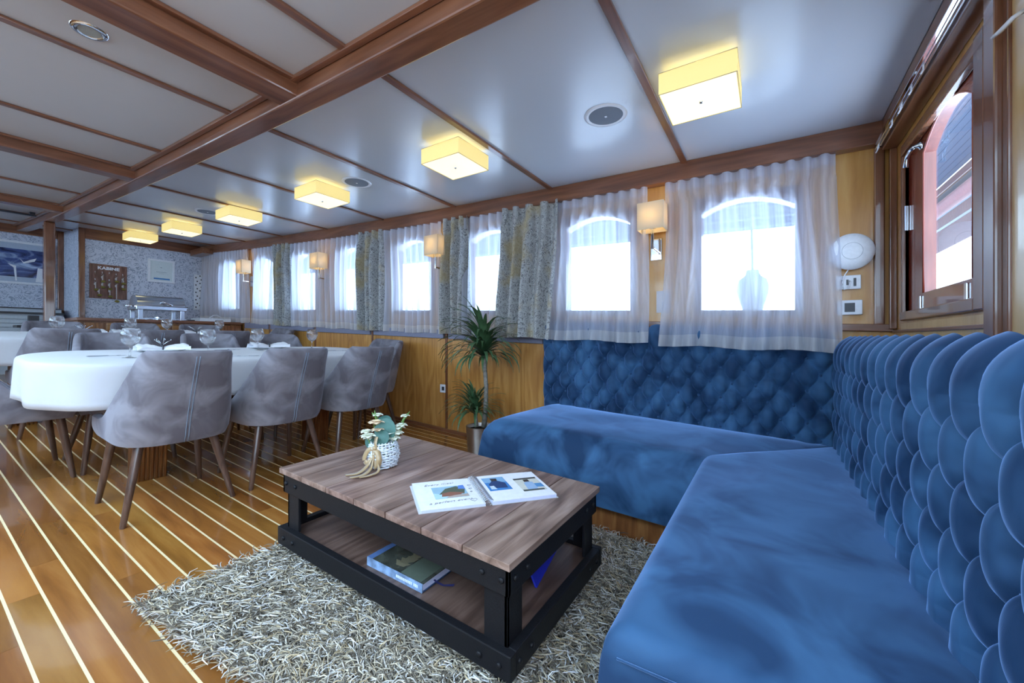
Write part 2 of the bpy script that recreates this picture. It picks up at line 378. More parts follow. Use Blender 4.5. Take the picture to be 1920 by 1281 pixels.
for i_, (ya_, yb_) in enumerate(((HY0, 2.1), (2.1, HY1))):
    q = MB(); q.sbox(HX0+.01, HX1-.01, ya_+.02, yb_-.02, lambda y: cz(y)+.04, lambda y: cz(y)+.046, 4)
    struct('window_%d' % (40+i_), q, 'pane', 'unseen skylight added in the deckhead to brighten the interior', 'window')
tn = [0]
def trim(mb, m, label, **kw):
    tn[0] += 1
    return struct('trim_%d' % tn[0], mb, m, label, 'trim', **kw)
for i, y in enumerate(YB[1:-1]):
    for xa, xb, side in ((1.15, WX-.04, 'right of'), (HX1, 1.05, 'left of')):
        w = .019
        q = MB(); q.sbox(xa, xb, y-w, y+w, lambda t: cz(t)-.014, lambda t: cz(t)-.0005, 1)
        trim(q, 'mahogx', 'thin varnished ceiling batten %s the long beam, number %d counted from the sofa end' % (side, i+1), bevel=.003)
for j, y in enumerate((1.93, 4.12, 6.3)):
    q = MB(); q.sbox(HX1, 1.06, y-.075, y+.075, lambda t: cz(t)-.075, lambda t: cz(t)-.0005, 1)
    o = trim(q, 'mahogx', ['thick varnished cross beam nearest the camera, left of the long beam', 'second thick varnished cross beam left of the long beam', 'third thick varnished cross beam near the far poster'][j], bevel=.008)
    q = MB()
    for e in (-.09, .09): q.sbox(HX1, 1.055, y+e-.014, y+e+.014, lambda t: cz(t)-.016, lambda t: cz(t)-.0006, 1)
    obj('bead', q, 'mahogx', o, bevel=.003)
q = MB(); q.sbox(1.05, 1.155, AY, 8.9, lambda y: cz(y)-.082, lambda y: cz(y)+.0, 24)
beam = trim(q, 'mahog', 'long varnished fore and aft ceiling beam with rounded edges', bevel=.008)
q = MB()
for xx in (1.032, 1.172): q.sbox(xx-.014, xx+.014, AY, 8.9, lambda y: cz(y)-.018, lambda y: cz(y)-.0006, 24)
obj('bead', q, 'mahog', beam, bevel=.003)
q = MB(); q.sbox(2.86, WX-.001, AY+.05, FY, lambda y: cz(y)-.118, lambda y: cz(y)+.0, 24)
trim(q, 'mahog', 'varnished wooden fascia along the top of the window wall', bevel=.004)
q = MB(); q.box(-1.9, 2.86, AY+.001, AY+.062, cz(AY)-.16, cz(AY)+.0)
fas = trim(q, 'mahogx', 'varnished wooden fascia over the arched window and sofa', bevel=.004)
q = MB()
for dy in (.004, .024): q.tube([(.7, AY+.066+dy, cz(AY)-.135-dy*.8), (2.84, AY+.066+dy, cz(AY)-.135-dy*.8)], .0045, 6)
q.box(.7, 2.84, AY+.063, AY+.094, cz(AY)-.131, cz(AY)-.126)
r = obj('rail', q, 'chrome', None); tag(r, 'bare chrome curtain rail over the arched window', 'curtain rail'); r.name = 'curtain_rail'
for k in range(7):
    x = [2.80, 2.77, 2.5, 2.36, 2.34, 2.2, 2.05][k]
    q = MB(); q.tube([(x, AY+.09, cz(AY)-.155), (x, AY+.09, cz(AY)-.175), (x+.01, AY+.095, cz(AY)-.185)], .003, 5)
    obj('glider', q, 'white', r)

# window wall -----------------------------------------------------------
def sill(y): return 1.168+.035*y+.0008*y*y
WN = [(.13+.975*k) for k in range(8)]; HW = .288; WH = .775
def dado(y): return .925+.040*y
T = .09
b = MB(); segs = []; y = AY-.1
for c in WN: segs.append((y, c-HW, 0)); segs.append((c-HW, c+HW, 1)); y = c+HW
segs.append((y, 9.0, 0))
for a, c, w in segs:
    if w:
        b.sbox(WX, WX+T, a, c, lambda t: fz(t)-.05, sill, 3)
        b.sbox(WX, WX+T, a, c, lambda t: sill(t)+WH, lambda t: cz(t)+.05, 3)
    else: b.sbox(WX, WX+T, a, c, lambda t: fz(t)-.05, lambda t: cz(t)+.05, 4)
wall_right = struct('wall_right', b, 'veneer2', 'wooden panelled wall with the row of curtained windows', 'wall')
# wainscot panels, posts, rail, skirting as pieces of the wall
PY = [AY+.02, .455, 1.525, 2.595, 3.665, 4.735, 5.805, 6.52]
for i in range(len(PY)-1):
    q = MB(); q.sbox(WX-.012, WX-.0005, PY[i]+.012, PY[i+1]-.012, lambda t: fz(t)+.03, lambda t: dado(t)-.004, 3)
    obj('panel', q, 'veneer', wall_right)
    q = MB(); q.sbox(WX-.022, WX-.0005, PY[i+1]-.0115, PY[i+1]+.0115, lambda t: fz(t)+.03, lambda t: dado(t)+.09, 2)
    tag(obj('post', q, 'mahogz', wall_right, bevel=.003), None)
    q = MB(); q.sbox(WX-.03, WX-.0005, PY[i]+.03, PY[i+1]-.03, dado, lambda t: dado(t)+.085, 3)
    if PY[i] > 1: tag(obj('sill_panel', q, 'cyan', wall_right, bevel=.004), 'grey fabric covered strip under the windows')
q = MB(); q.sbox(WX-.03, WX-.0005, AY+.005, 1.5, lambda t: 1.075+fz(t)*.7+.01, lambda t: 1.115+fz(t)*.7+.01, 5)
trim(q, 'mahog', 'wooden rail above the sofa back on the window wall', bevel=.004)
q = MB(); q.sbox(WX-.032, WX-.0005, 1.54, 6.52, fz, lambda t: fz(t)+.032, 14)
tag(struct('baseboard_right', q, 'mahog', 'dark varnished skirting along the window wall', 'baseboard', bevel=.004), None)

# windows of the window wall
for i, c in enumerate(WN):
    y0, y1 = c-HW, c+HW
    q = MB(); w = .035
    q.sbox(WX-.008, WX+T+.005, y0-.001, y0+w, sill, lambda t: sill(t)+WH, 1)
    q.sbox(WX-.008, WX+T+.005, y1-w, y1+.001, sill, lambda t: sill(t)+WH, 1)
    q.sbox(WX-.008, WX+T+.005, y0+w, y1-w, sill, lambda t: sill(t)+w, 1)
    n = 12; bot = []; top = []
    for k in range(n+1):
        t = y0+w+(y1-y0-2*w)*k/n; u = (2*k/n-1); zz = sill(t)+WH
        top.append((t, zz)); bot.append((t, zz-.035-.075*u*u))
    for xx in (0, 1):
        x = WX-.008 if xx == 0 else WX+T+.005
        q.grid([[(x, a[0], a[1]), (x, bb[0], bb[1])] for a, bb in zip(top, bot)])
    q.grid([[(WX-.008, bb[0], bb[1]), (WX+T+.005, bb[0], bb[1])] for bb in bot])
    wnd = struct('window_%d' % (i+1), q, 'mahogz', 'wooden arched-top window, %s along the window wall' % ['first from the sofa corner', 'second from the sofa corner', 'third from the sofa corner, behind the palm', 'fourth from the sofa corner', 'fifth from the sofa corner', 'sixth from the sofa corner', 'seventh from the sofa corner', 'last before the far wall'][i], 'window')
    q = MB(); q.sbox(WX+.045, WX+.049, y0+w-.004, y1-w+.004, lambda t: sill(t)+w-.004, lambda t: sill(t)+WH-.03, 1)
    obj('pane', q, 'pane', wnd)
# aft wall with the arched window and the door ---------------------------------
wx0, wx1, wz0, wz1 = 1.86, 2.72, 1.16, 1.985
b = MB(); zt = cz(AY)+.05
b.box(LX-.1, -1.75, AY-.06, AY, -.15, zt); b.box(.55, wx0, AY-.06, AY, -.15, zt); b.box(-1.75, .55, AY-.06, AY, 2.02, zt); b.box(-1.75, .55, AY-.06, AY, -.15, 1.0); b.box(wx1, WX+.1, AY-.06, AY, -.15, zt)  # leaves an opening behind the camera, added to let in more light
b.box(wx0, wx1, AY-.06, AY, -.15, wz0); b.box(wx0, wx1, AY-.06, AY, wz1, zt)
wall_aft = struct('wall_back', b, 'veneer2', 'honey wood wall behind the near sofa with one arched window', 'wall')
q = MB(); q.box(1.76, wx1+.06, AY+.0003, AY+.004, 1.0, wz0-.055); obj('panel', q, 'pale', wall_aft)
q = MB(); f = .062
q.box(wx0-.075, wx0, AY-.058, AY+.022, wz0-.043, 1.975); q.box(wx1, wx1+.03, AY-.058, AY+.012, wz0-.043, 1.975)
q.box(wx0, wx1, AY-.058, AY+.022, wz0-.043, wz0); q.box(wx0, wx1, AY-.010, AY+.018, 1.925, 1.975)
win9 = struct('window_9', q, 'mahogz', 'deep framed window with arched red-brown sash above the near sofa', 'window', bevel=.005)
# sash with arched opening
sx0, sx1, sz0, sz1 = wx0+.002, wx1-.002, wz0+.002, wz1-.002
st = .071; n = 28; cxm = 2.24; hw = .262; spring = 1.855; rise = .088
inn = [(cxm-hw, sz0+st)]
for k in range(n+1):
    a = -1+2*k/n; inn.append((cxm+hw*a, spring+rise*(1-a*a)))
inn.append((cxm+hw, sz0+st))
outp = [(sx0, sz0)]+[(sx0+(sx1-sx0)*k/n, sz1) for k in range(n+1)]+[(sx1, sz0)]
q = MB()
for ya in (AY-.055, AY-.012):
    q.grid([[(o_[0], ya, o_[1]), (i_[0], ya, i_[1])] for o_, i_ in zip(outp+outp[:1], inn+inn[:1])])
q.grid([[(i_[0], AY-.055, i_[1]), (i_[0], AY-.012, i_[1])] for i_ in inn+inn[:1]])
q.grid([[(i_[0], AY-.055, i_[1]), (i_[0], AY-.012, i_[1])] for i_ in outp+outp[:1]])
sash = tag(obj('sash', q, 'redwood', win9), 'glossy red varnished arched sash')
q = MB(); q.grid([[(i_[0], AY-.036, i_[1]) for i_ in inn[:len(inn)//2]], [(i_[0], AY-.036, i_[1]) for i_ in inn[::-1][:len(inn)//2]]])
obj('pane', q, 'pane', sash)
q = MB(); q.tube([(x_, AY-.014, z_) for x_, z_ in inn], .004, 6); obj('glazing_bead', q, 'redwood', sash, smooth=True)
q = MB(); hx, hz = 2.50, 1.89
q.lathe([(0, .0), (.020, 0), (.020, .012), (.010, .016), (.008, .03)], (0, 0, 0), 14)
q.v = [(hx+a, AY-.012+c_, hz+bb) for a, bb, c_ in q.v]
q.tube([(hx, AY+.014, hz), (hx+.03, AY+.022, hz-.004), (hx+.075, AY+.024, hz-.012), (hx+.09, AY+.024, hz-.03), (hx+.092, AY+.026, hz-.06)], [.008, .009, .0085, .009, .011], 8)
obj('handle', q, 'steel', win9, smooth=True)
for x in (2.53, 2.02):
    q = MB(); q.box(x-.012, x+.012, AY-.0118, AY-.006, sz0-.0, sz0+.06); q.tube([(x, AY-.005, sz0-.004), (x-.05, AY-.004, sz0-.008)], .004, 6)
    obj('hinge', q, 'steel', win9, bevel=.002)
q = MB(); q.box(wx1-.006, wx1-.001, AY-.01, AY-.002, 1.56, 1.68); q.tube([(wx1-.006, AY, 1.56), (wx1-.006, AY, 1.68)], .004, 6); obj('side_hinge', q, 'steel', win9)
q = MB(); q.box(1.672, 1.745, AY+.0005, AY+.035, .0, cz(AY)-.16)
trim(q, 'mahogz', 'upright wooden door post at the right edge above the near sofa', bevel=.006)
q = MB(); q.box(1.64, 1.672, AY+.0005, AY+.02, .0, cz(AY)-.16)
trim(q, 'mahogz', 'dark inner edge of the door post at the right edge', bevel=.004)
q = MB(); q.box(.78, 1.64, AY+.0005, AY+.012, .03, cz(AY)-.16)
door = struct('door_1', q, 'pale', 'pale yellow wooden door panel at the right edge of the photo', 'door')
q = MB(); hx, hz = 1.58, 1.85
q.tube([(hx, AY+.012, hz+.02), (hx, AY+.03, hz+.01), (hx+.02, AY+.045, hz-.004), (hx+.055, AY+.05, hz)], [.006, .006, .006, .004], 8)
obj('hook', q, 'white', door, smooth=True)
# corner posts of window wall / aft wall
q = MB(); q.box(2.865, 2.895, AY+.0005, AY+.03, 1.08, cz(AY)-.12); trim(q, 'mahogz', 'slim corner post between window wall and arched window wall', bevel=.004)
q = MB(); q.box(WX-.02, WX-.0005, AY+.04, AY+.085, 1.1, cz(AY)-.12); trim(q, 'mahogz', 'slim upright moulding beside the round white disc on the window wall', bevel=.006)
q = MB(); q.box(1.75, WX-.02, AY+.0005, AY+.014, 1.06, 1.075); trim(q, 'mahogx', 'thin rail above the near sofa back', bevel=.003)

# fore wall, recess ------------------------------------------------------------
b = MB(); b.box(1.5, WX+.1, FY, FY+.08, .2, 2.75); wf = struct('wall_front', b, 'wallpaper', 'silver blue damask wall behind the sideboard', 'wall')
b = MB(); b.box(1.5, 1.56, FY+.08, 8.9, .2, 2.75); struct('wall_return', b, 'wallpaper', 'narrow return of damask wall beside the recess', 'wall')
b = MB(); b.box(LX, 1.56, 8.9, 9.0, .2, 2.9); struct('wall_recess', b, 'wallpaper', 'damask wall of the recess behind the wooden pillar', 'wall')
q = MB(); q.box(1.475, 1.535, FY-.03, FY-.0005, .3, cz(FY)-.0); trim(q, 'mahogz', 'upright varnished corner post left of the key board', bevel=.005)
q = MB(); q.box(1.44, 1.4995, 8.84, 8.899, .3, cz(8.9)); trim(q, 'mahogz', 'dark corner post inside the recess', bevel=.005)
q = MB(); q.box(1.535, WX-.07, FY-.035, FY-.0005, 2.40, cz(FY)-.001); trim(q, 'mahogx', 'varnished top moulding of the far wallpapered wall', bevel=.005)
q = MB(); q.box(LX, 1.44, 8.86, 8.8995, 2.50, cz(8.9)); trim(q, 'mahogx', 'top moulding of the recess wall', bevel=.005)
q = MB(); q.box(2.72, 2.86, FY-.5, FY-.036, 2.36, 2.45); trim(q, 'mahog', 'dark box moulding in the far top corner over the curtains', bevel=.004)
# port wall: unseen side, tall glazing added to brighten the interior
b = MB()
b.sbox(LX-.08, LX, AY-.1, 9.0, lambda t: fz(t)-.05, lambda t: fz(t)+1.2, 12)
b.sbox(LX-.08, LX, AY-.1, 9.0, lambda t: cz(t)-.16, lambda t: cz(t)+.05, 12)
for k in range(10): b.sbox(LX-.08, LX, AY+.05+1.03*k-.05, AY+.05+1.03*k+.05, lambda t: fz(t)+1.2, lambda t: cz(t)-.16, 1)
struct('wall_left', b, 'mahogz', 'unseen port side wall, tall glazed bays added to brighten the interior', 'wall')
for k in range(9):
    q = MB(); q.sbox(LX-.04, LX-.034, AY+.10+1.03*k, AY+.05+1.03*(k+1)-.05, lambda t: fz(t)+1.2, lambda t: cz(t)-.16, 1)
    struct('window_%d' % (20+k), q, 'pane', 'unseen port side bay %d from the sofa end, glazing added for light' % (k+1), 'window')
# pillar
q = MB(); py = 7.2
q.sbox(1.055, 1.148, py-.045, py+.045, fz, lambda y: cz(y)-.082, 1)
pil = tag(obj('pillar', q, 'mahogz', bevel=.014), 'square varnished wooden pillar under the far end of the long beam', 'pillar', kind='structure')
q = MB(); q.box(1.07, 1.133, py-.052, py-.0451, 1.1, 1.9); 
# ------------------------------------------------ outside: side deck seen through the windows
O = thing('deck_canopy', 'canopy with blue-grey planked underside, red beam and rolled maroon blinds outside', 'canopy', (2.6, -1.6, 2.0))
M['bgp'] = flat('blue grey plank', (.035, .06, .11)); M['maroon'] = plain('maroon canvas', (.05, .008, .014), .7, 0, .3, 0, .2, .3, 30, .2)
M['maroon2'] = plain('faded red canvas', (.13, .018, .03), .7, 0, .3, 0, .2, .3, 30, .2); M['redbeam'] = wood('red beam', (.07, .012, .006), (.10, .018, .008), (.14, .03, .01), 'X', 1.2, .25, .5, 12, 0, .3)
for k in range(17):
    q = MB(); y = -.70-.064*k; q.box(1.0, 9.5, y-.061, y, 2.93, 2.95); obj('plank', q, 'bgp', O)
q = MB(); q.box(1.0, 9.5, -1.86, -1.79, 2.835, 2.93); obj('beam', q, 'redbeam', O, bevel=.006)
q = MB(); q.box(1.0, 9.5, -1.85, -1.81, 2.76, 2.835); obj('dark_rail', q, 'darkgrey', O, bevel=.004)
q = MB(); q.tube([(1.0, -1.83, 2.68), (9.5, -1.83, 2.68)], .078, 12); obj('rolled_blind', q, 'maroon2', O, smooth=True)
M['outwhite'] = flat('outside white rail', (.16, .18, .21))
for z0, z1, mm, nm in ((2.565, 2.585, 'outwhite', 'rail'), (2.44, 2.562, 'maroon', 'blind'), (2.405, 2.437, 'outwhite', 'rail'), (2.14, 2.402, 'maroon', 'blind')):
    q = MB(); q.box(1.0, 9.5, -1.84, -1.825, z0, z1); obj(nm, q, mm, O)
for x in (6.05, 4.6, 3.2, 7.6):
    q = MB(); q.box(x-.04, x+.04, -1.824, -1.818, 2.15, 2.41); obj('strap', q, 'outwhite', O)
    q = MB(); q.tube([(x-.05, -1.81, 2.50), (x-.05, -1.81, 2.56), (x+.02, -1.80, 2.56)], .008, 6); obj('hook', q, 'darkgrey', O)
# canopy and rails along the window side
O2 = thing('side_awning', 'awning with slim rails over the side deck outside the curtained windows', 'awning', (4.2, 3, 2.2))
q = MB(); q.sbox(3.1, 4.62, -.6, 8.6, lambda t: 2.60+.03*t, lambda t: 2.62+.03*t, 4); obj('canvas', q, flat('awning canvas', (.10, .12, .15)), O2)
q = MB(); q.sbox(4.60, 4.62, -.6, 8.6, lambda t: 2.09+.03*t, lambda t: 2.60+.03*t, 8); obj('valance', q, flat('awning valance', (.045, .07, .12)), O2)
for dz in (.02, .10, .24, .29):
    q = MB(); q.tube([(4.58, -.6, 2.09+dz-.018), (4.58, 8.6, 2.09+dz+.258)], .014, 6); obj('rail', q, flat('awning rail', (.10, .14, .20)) if dz == .02 else bpy.data.materials['awning rail'], O2)
# fenders hanging outside
M['fb'] = flat('fender blue', (.16, .20, .27))
def fender(y, z, label):
    t = thing('fender', label, 'fender', (3.45, y, z), 'pear shaped fenders outside the windows')
    q = MB(); q.lathe([(0, -.22), (.045, -.21), (.07, -.10), (.10, .0), (.105, .05), (.09, .10), (.055, .125), (.045, .14), (.04, .17), (0, .175)], (3.45, y, z), 18)
    obj('body', q, 'fb', t, smooth=True)
    q = MB(); q.tube([(3.45, y, z+.17), (3.45, y+.02, 2.612+.03*y)], .008, 6); obj('rope', q, 'darkgrey', t)
fender(.11, 1.36, 'dark round fender seen through the sheer curtain nearest the sofa corner')
fender(1.97, 1.42, 'dark round fender seen through the sheer behind the palm')
# ================================================================ SOFAS
def cushion(name, q, ht, hb, rads, crown, m, parent, zf, nu=60, nv=30, bulge=.012):
    """upholstered block over a quad footprint q (corners ccw 00,10,11,01); rads = edge radius at u0,u1,v0,v1"""
    def spaced(n, r0, r1):
        t = [0, .12, .3, .55, .8, 1.]; a = [x*r0 for x in t]; e = [1-x*r1 for x in t][::-1]
        mid = [r0+(1-r0-r1)*i/n for i in range(1, n)]
        return a+mid+e
    q = [Vector((p[0], p[1], 0)) for p in q]
    P = lambda u, v: (q[0]*(1-u)+q[1]*u)*(1-v)+(q[3]*(1-u)+q[2]*u)*v
    Lu = ((q[1]-q[0]).length+(q[2]-q[3]).length)/2; Lv = ((q[3]-q[0]).length+(q[2]-q[1]).length)/2
    us = spaced(nu, rads[0]/Lu, rads[1]/Lu); vs = spaced(nv, rads[2]/Lv, rads[3]/Lv)
    def z(u, v):
        d = 0
        for dist, r in ((u*Lu, rads[0]), ((1-u)*Lu, rads[1]), (v*Lv, rads[2]), ((1-v)*Lv, rads[3])):
            if dist < r: k = r-math.sqrt(max(0, r*r-(r-dist)**2)); d = max(d, k) if d == 0 else math.hypot(d, k)
        c = crown*(1-(2*u-1)**4)*(1-(2*v-1)**4)
        w = .003*math.sin(9*u*Lu+3*v)*math.sin(7*v*Lv+1)
        return ht+c+w*(1 if d == 0 else .3)-d
    G = []
    for u in us:
        row = []
        for v in vs:
            p = P(u, v); row.append((p.x, p.y, z(u, v)+zf(p.y)))
        G.append(row)
    b = MB(); b.grid(G)
    # sides
    per = [(u, 0) for u in us]+[(1, v) for v in vs[1:]]+[(u, 1) for u in us[::-1][1:]]+[(0, v) for v in vs[::-1][1:-1]]
    cen = P(.5, .5); rings = []
    for k, f in enumerate((0, .08, .3, .6, .88, .97, 1)):
        ring = []
        for u, v in per:
            p = P(u, v); zt = z(u, v); h = zt+(hb-zt)*f
            o = (p-cen).normalized()*bulge*math.sin(PI*f) if f not in (0, 1) else Vector((0, 0, 0))
            if f == 1: o = (cen-p).normalized()*.02
            ring.append((p.x+o.x, p.y+o.y, h+zf(p.y)))
        rings.append(ring+ring[:1])
    b.grid(rings)
    b.add(rings[-1][:-1], [tuple(range(len(per)))])
    o = obj(name, b, m, parent, smooth='auto')
    bm = bmesh.new(); bm.from_mesh(o.data); bmesh.ops.remove_doubles(bm, verts=bm.verts, dist=1e-5); bmesh.ops.recalc_face_normals(bm, faces=bm.faces); bm.to_mesh(o.data); bm.free()
    return o
def tuft(parent, o, du, dn, length, hb, ht, depth, a, bstep, vtop, rows, A, rtop, zf, m, phase=0, endround=.05):
    """deep buttoned back: o = lower start point, du = direction along, dn = outward normal"""
    du, dn = Vector(du), Vector(dn); nu = int(length/.0038)
    prof = []                                       # (v-coordinate, offset along -dn, height, normal-blend)
    H = ht-rtop; nv = int((H-hb)/.0040)
    for i in range(nv+1): prof.append((hb+(H-hb)*i/nv, 0., hb+(H-hb)*i/nv, 0.))
    for k in range(1, 15):
        w = PI/2*k/14; prof.append((H+rtop*w, rtop*(1-math.cos(w)), H+rtop*math.sin(w), w))
    prof.append((H+rtop*PI/2+.03, rtop+.03, ht, PI/2)); prof.append((H+rtop*PI/2+.08, depth-.01, ht-.004, PI/2))
    vbot = vtop-(rows-1)*bstep
    buttons = []
    for r in range(rows):
        off = (.5*a if r % 2 else 0)+phase; k = 0
        while off+k*a < length-.03:
            u = off+k*a
            if u > .03: buttons.append((u, vtop-r*bstep))
            k += 1
    def H_(u, v):
        uu = (u-phase)/a
        if v >= vtop: s = abs(math.sin(PI*uu))
        elif v <= vbot:
            sh = .5 if (rows-1) % 2 else 0
            s = abs(math.sin(PI*(uu-sh)))
        else:
            t = (v-vtop)/(2*bstep); s = abs(math.sin(PI*(uu+t))*math.sin(PI*(uu-t)))
        return .30+.70*(s*s+.004)**.2-.12*math.exp(-(s/.18)**2)
    bt = np.array(buttons)
    G = []
    rn = random.Random(5)
    for i in range(nu+1):
        u = length*i/nu; row = []
        e = min(u, length-u); ef = 1 if e > endround else math.sqrt(max(0, 1-(1-e/endround)**2))
        for (v, back, h, w) in prof:
            d2 = ((bt[:, 0]-u)**2+(bt[:, 1]-v)**2).min()
            disp = A*H_(u, v)*(1-.95*math.exp(-d2/.00075))
            fade = 1. if w < 1.2 else .55
            # fine pleats running into the buttons
            disp += A*.035*math.sin(2*PI*u/.021+3*math.sin(v*20))*math.exp(-d2/.0016)
            disp = disp*ef*fade-(1-ef)*endround*.55*(1-math.sin(w)*.5)
            nrm = dn*math.cos(w)+Vector((0, 0, 1))*math.sin(w)
            p = Vector(o)+du*u-dn*back+Vector((0, 0, h))+nrm*disp
            row.append((p.x, p.y, p.z+zf(p.y)))
        G.append(row)
    b = MB(); b.grid(G)
    # closed ends, back and underside
    for gi in (0, nu):
        u = 0 if gi == 0 else length
        bp = Vector(o)+du*u-dn*(depth-.005)
        b.grid([G[gi], [(p[0]*(0 if abs(dn.x) > .5 else 1)+(bp.x if abs(dn.x) > .5 else 0), p[1]*(0 if abs(dn.y) > .5 else 1)+(bp.y if abs(dn.y) > .5 else 0), p[2]) for p in G[gi]]])
    ob = obj('backrest', b, m, parent, smooth='auto')
    bb = MB(); R_ = .0085
    bb.lathe([(0, .004), (.004, .0036), (.0075, .0015), (.0085, -.001), (.0075, -.003)], (0, 0, 0), 10)
    me = None
    rot = dn.to_track_quat('Z', 'Y').to_euler()
    for (u, v) in buttons:
        p = Vector(o)+du*u+Vector((0, 0, v))+dn*(A*.06); p.z += zf(p.y)
        if me is None:
            s = obj('button', bb, m, parent, smooth=True, world=False); me = s.data
        else: s = bpy.data.objects.new('button', me); COL.objects.link(s); s.parent = parent
        s.location = p-wloc(parent); s.rotation_euler = rot
    return ob
sf1 = thing('sofa', 'long blue velvet sofa under the windows with deep buttoned back', 'sofa', (2.4, .6, fz(.6)), 'blue buttoned velvet corner sofas')
SEAT1 = [(1.985, .285), (2.85, -.31), (2.85, 1.50), (1.985, 1.50)]
cushion('seat', SEAT1, .448, .125, (.12, .01, .02, .10), .030, 'blue', sf1, fz, 30, 50)
q = MB(); q.sbox(2.05, 2.80, -.25, 1.44, fz, lambda t: fz(t)+.13, 6); obj('plinth', q, 'cabinet', sf1)
tuft(sf1, (2.845, 1.52, 0), (0, -1, 0), (-1, 0, 0), 1.83, .40, 1.055, .055, .125, .092, .925, 6, .046, .03, fz, 'blue', .07)
sf2 = thing('sofa', 'near blue velvet sofa along the right with tall rolled buttoned back', 'sofa', (1.6, 0, fz(0)), 'blue buttoned velvet corner sofas')
SEAT2 = [(.74, -.30), (2.77, -.30), (2.075, .275), (.74, .275)]
cushion('seat', SEAT2, .470, .125, (.055, .03, .01, .06), .014, 'blue', sf2, fz, 70, 30)
q = MB(); q.sbox(.80, 2.0, -.25, .22, fz, lambda t: fz(t)+.13, 2); obj('plinth', q, 'cabinet', sf2)
tuft(sf2, (.70, -.325, 0), (1, 0, 0), (0, 1, 0), 2.08, .40, 1.022, .23, .125, .108, .935, 5, .050, .075, fz, 'blue', .035)
q = MB()      # stitched seam round the near end of the seat
pts = []
for k in range(40):
    t = k/39; pts.append((.748+.0, .24-.5*t, .470-.028+fz(0)+.012*math.sin(t*5)*0))
q.tube([(x-.012, y, z-.004) for x, y, z in pts], .0022, 5)
tag(obj('seam', q, 'blue', sf2, smooth=True), 'dotted stitched seam on the end of the seat')

# ================================================================ COFFEE TABLE
ct = thing('coffee_table', 'low coffee table with rustic brown plank top, black metal frame and castors', 'table', (1.22, 1.14, fz(1.14)))
X0_, X1_, Y0_, Y1_ = .888, 1.552, .572, 1.700
def cf(y): return fz(1.14)+(y-1.14)*math.tan(slope(1.14))
n = 7; wd = (Y1_-Y0_)/n
for i in range(n):
    q = MB(); q.sbox(X0_, X1_, Y0_+wd*i+.0018, Y0_+wd*(i+1)-.0018, lambda t: cf(t)+.390, lambda t: cf(t)+.411, 1)
    obj('plank', q, 'tabletop', ct, bevel=.0015)
i0 = .012
q = MB()
for (a0, a1, b0, b1) in ((X0_+i0, X0_+i0+.012, Y0_+i0, Y1_-i0), (X1_-i0-.012, X1_-i0, Y0_+i0, Y1_-i0)): q.sbox(a0, a1, b0, b1, lambda t: cf(t)+.312, lambda t: cf(t)+.3895, 1)
for b0 in (Y0_+i0, Y1_-i0-.012): q.sbox(X0_+i0, X1_-i0, b0, b0+.012, lambda t: cf(t)+.312, lambda t: cf(t)+.3895, 1)
apron = obj('apron', q, 'black', ct, bevel=.002)
def leg(x, y, sx, sy):
    q = MB(); w = .078; t = .011
    q.sbox(min(x, x+sx*w), max(x, x+sx*w), min(y, y+sy*t), max(y, y+sy*t), lambda u: cf(u)+.165, lambda u: cf(u)+.33, 1)
    q.sbox(min(x, x+sx*t), max(x, x+sx*t), min(y, y+sy*w), max(y, y+sy*w), lambda u: cf(u)+.165, lambda u: cf(u)+.33, 1)
    obj('leg', q, 'black', ct, bevel=.002)
for x, sx in ((X0_+.024, 1), (X1_-.024, -1)):
    for y, sy in ((Y0_+.024, 1), (Y1_-.024, -1)): leg(x, y, sx, sy)
q = MB()
x0, x1, y0, y1 = X0_-.0, X1_+.012, Y0_-.002, Y1_+.010
for (a0, a1, b0, b1) in ((x0, x0+.028, y0, y1), (x1-.028, x1, y0, y1)): q.sbox(a0, a1, b0, b1, lambda t: cf(t)+.098, lambda t: cf(t)+.168, 1)
for b0 in (y0, y1-.028): q.sbox(x0+.028, x1-.028, b0, b0+.028, lambda t: cf(t)+.098, lambda t: cf(t)+.168, 1)
obj('lower_frame', q, 'black', ct, bevel=.003)
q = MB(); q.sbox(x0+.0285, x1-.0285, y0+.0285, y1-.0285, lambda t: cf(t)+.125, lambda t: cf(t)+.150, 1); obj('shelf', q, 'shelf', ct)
bq = MB(); bq.lathe([(0, .006), (.006, .0055), (.0085, .003), (.009, 0), (.009, -.002)], (0, 0, 0), 10)
bme = None
def bolt(p, d):
    global bme
    if bme is None: s = obj('bolt', bq, 'black', ct, smooth=True, world=False); bme = s.data
    else: s = bpy.data.objects.new('bolt', bme); COL.objects.link(s); s.parent = ct
    s.location = Vector(p)-wloc(ct); s.rotation_euler = Vector(d).to_track_quat('Z', 'Y').to_euler()
for y in (Y0_+.035, Y0_+.10, Y1_-.035, Y1_-.10):
    bolt((X0_+i0-.001, y, cf(y)+.352), (-1, 0, 0)); bolt((x0-.001, y, cf(y)+.133), (-1, 0, 0))
for x in (X0_+.045, X0_+.11, X1_-.045, X1_-.11):
    bolt((x, Y0_+i0-.001, cf(Y0_)+.352), (0, -1, 0)); bolt((x, y0-.001, cf(Y0_)+.133), (0, -1, 0))
for x in (X0_+.06, X1_-.05):
    for y in (Y0_+.06, Y1_-.06):
        q = MB(); q.tube([(x-.012, y, cf(y)+.055), (x+.012, y, cf(y)+.055)], .026, 16); q.box(x-.018, x+.018, y-.02, y+.02, cf(y)+.07, cf(y)+.099)
        obj('castor', q, 'black', ct, smooth='auto')

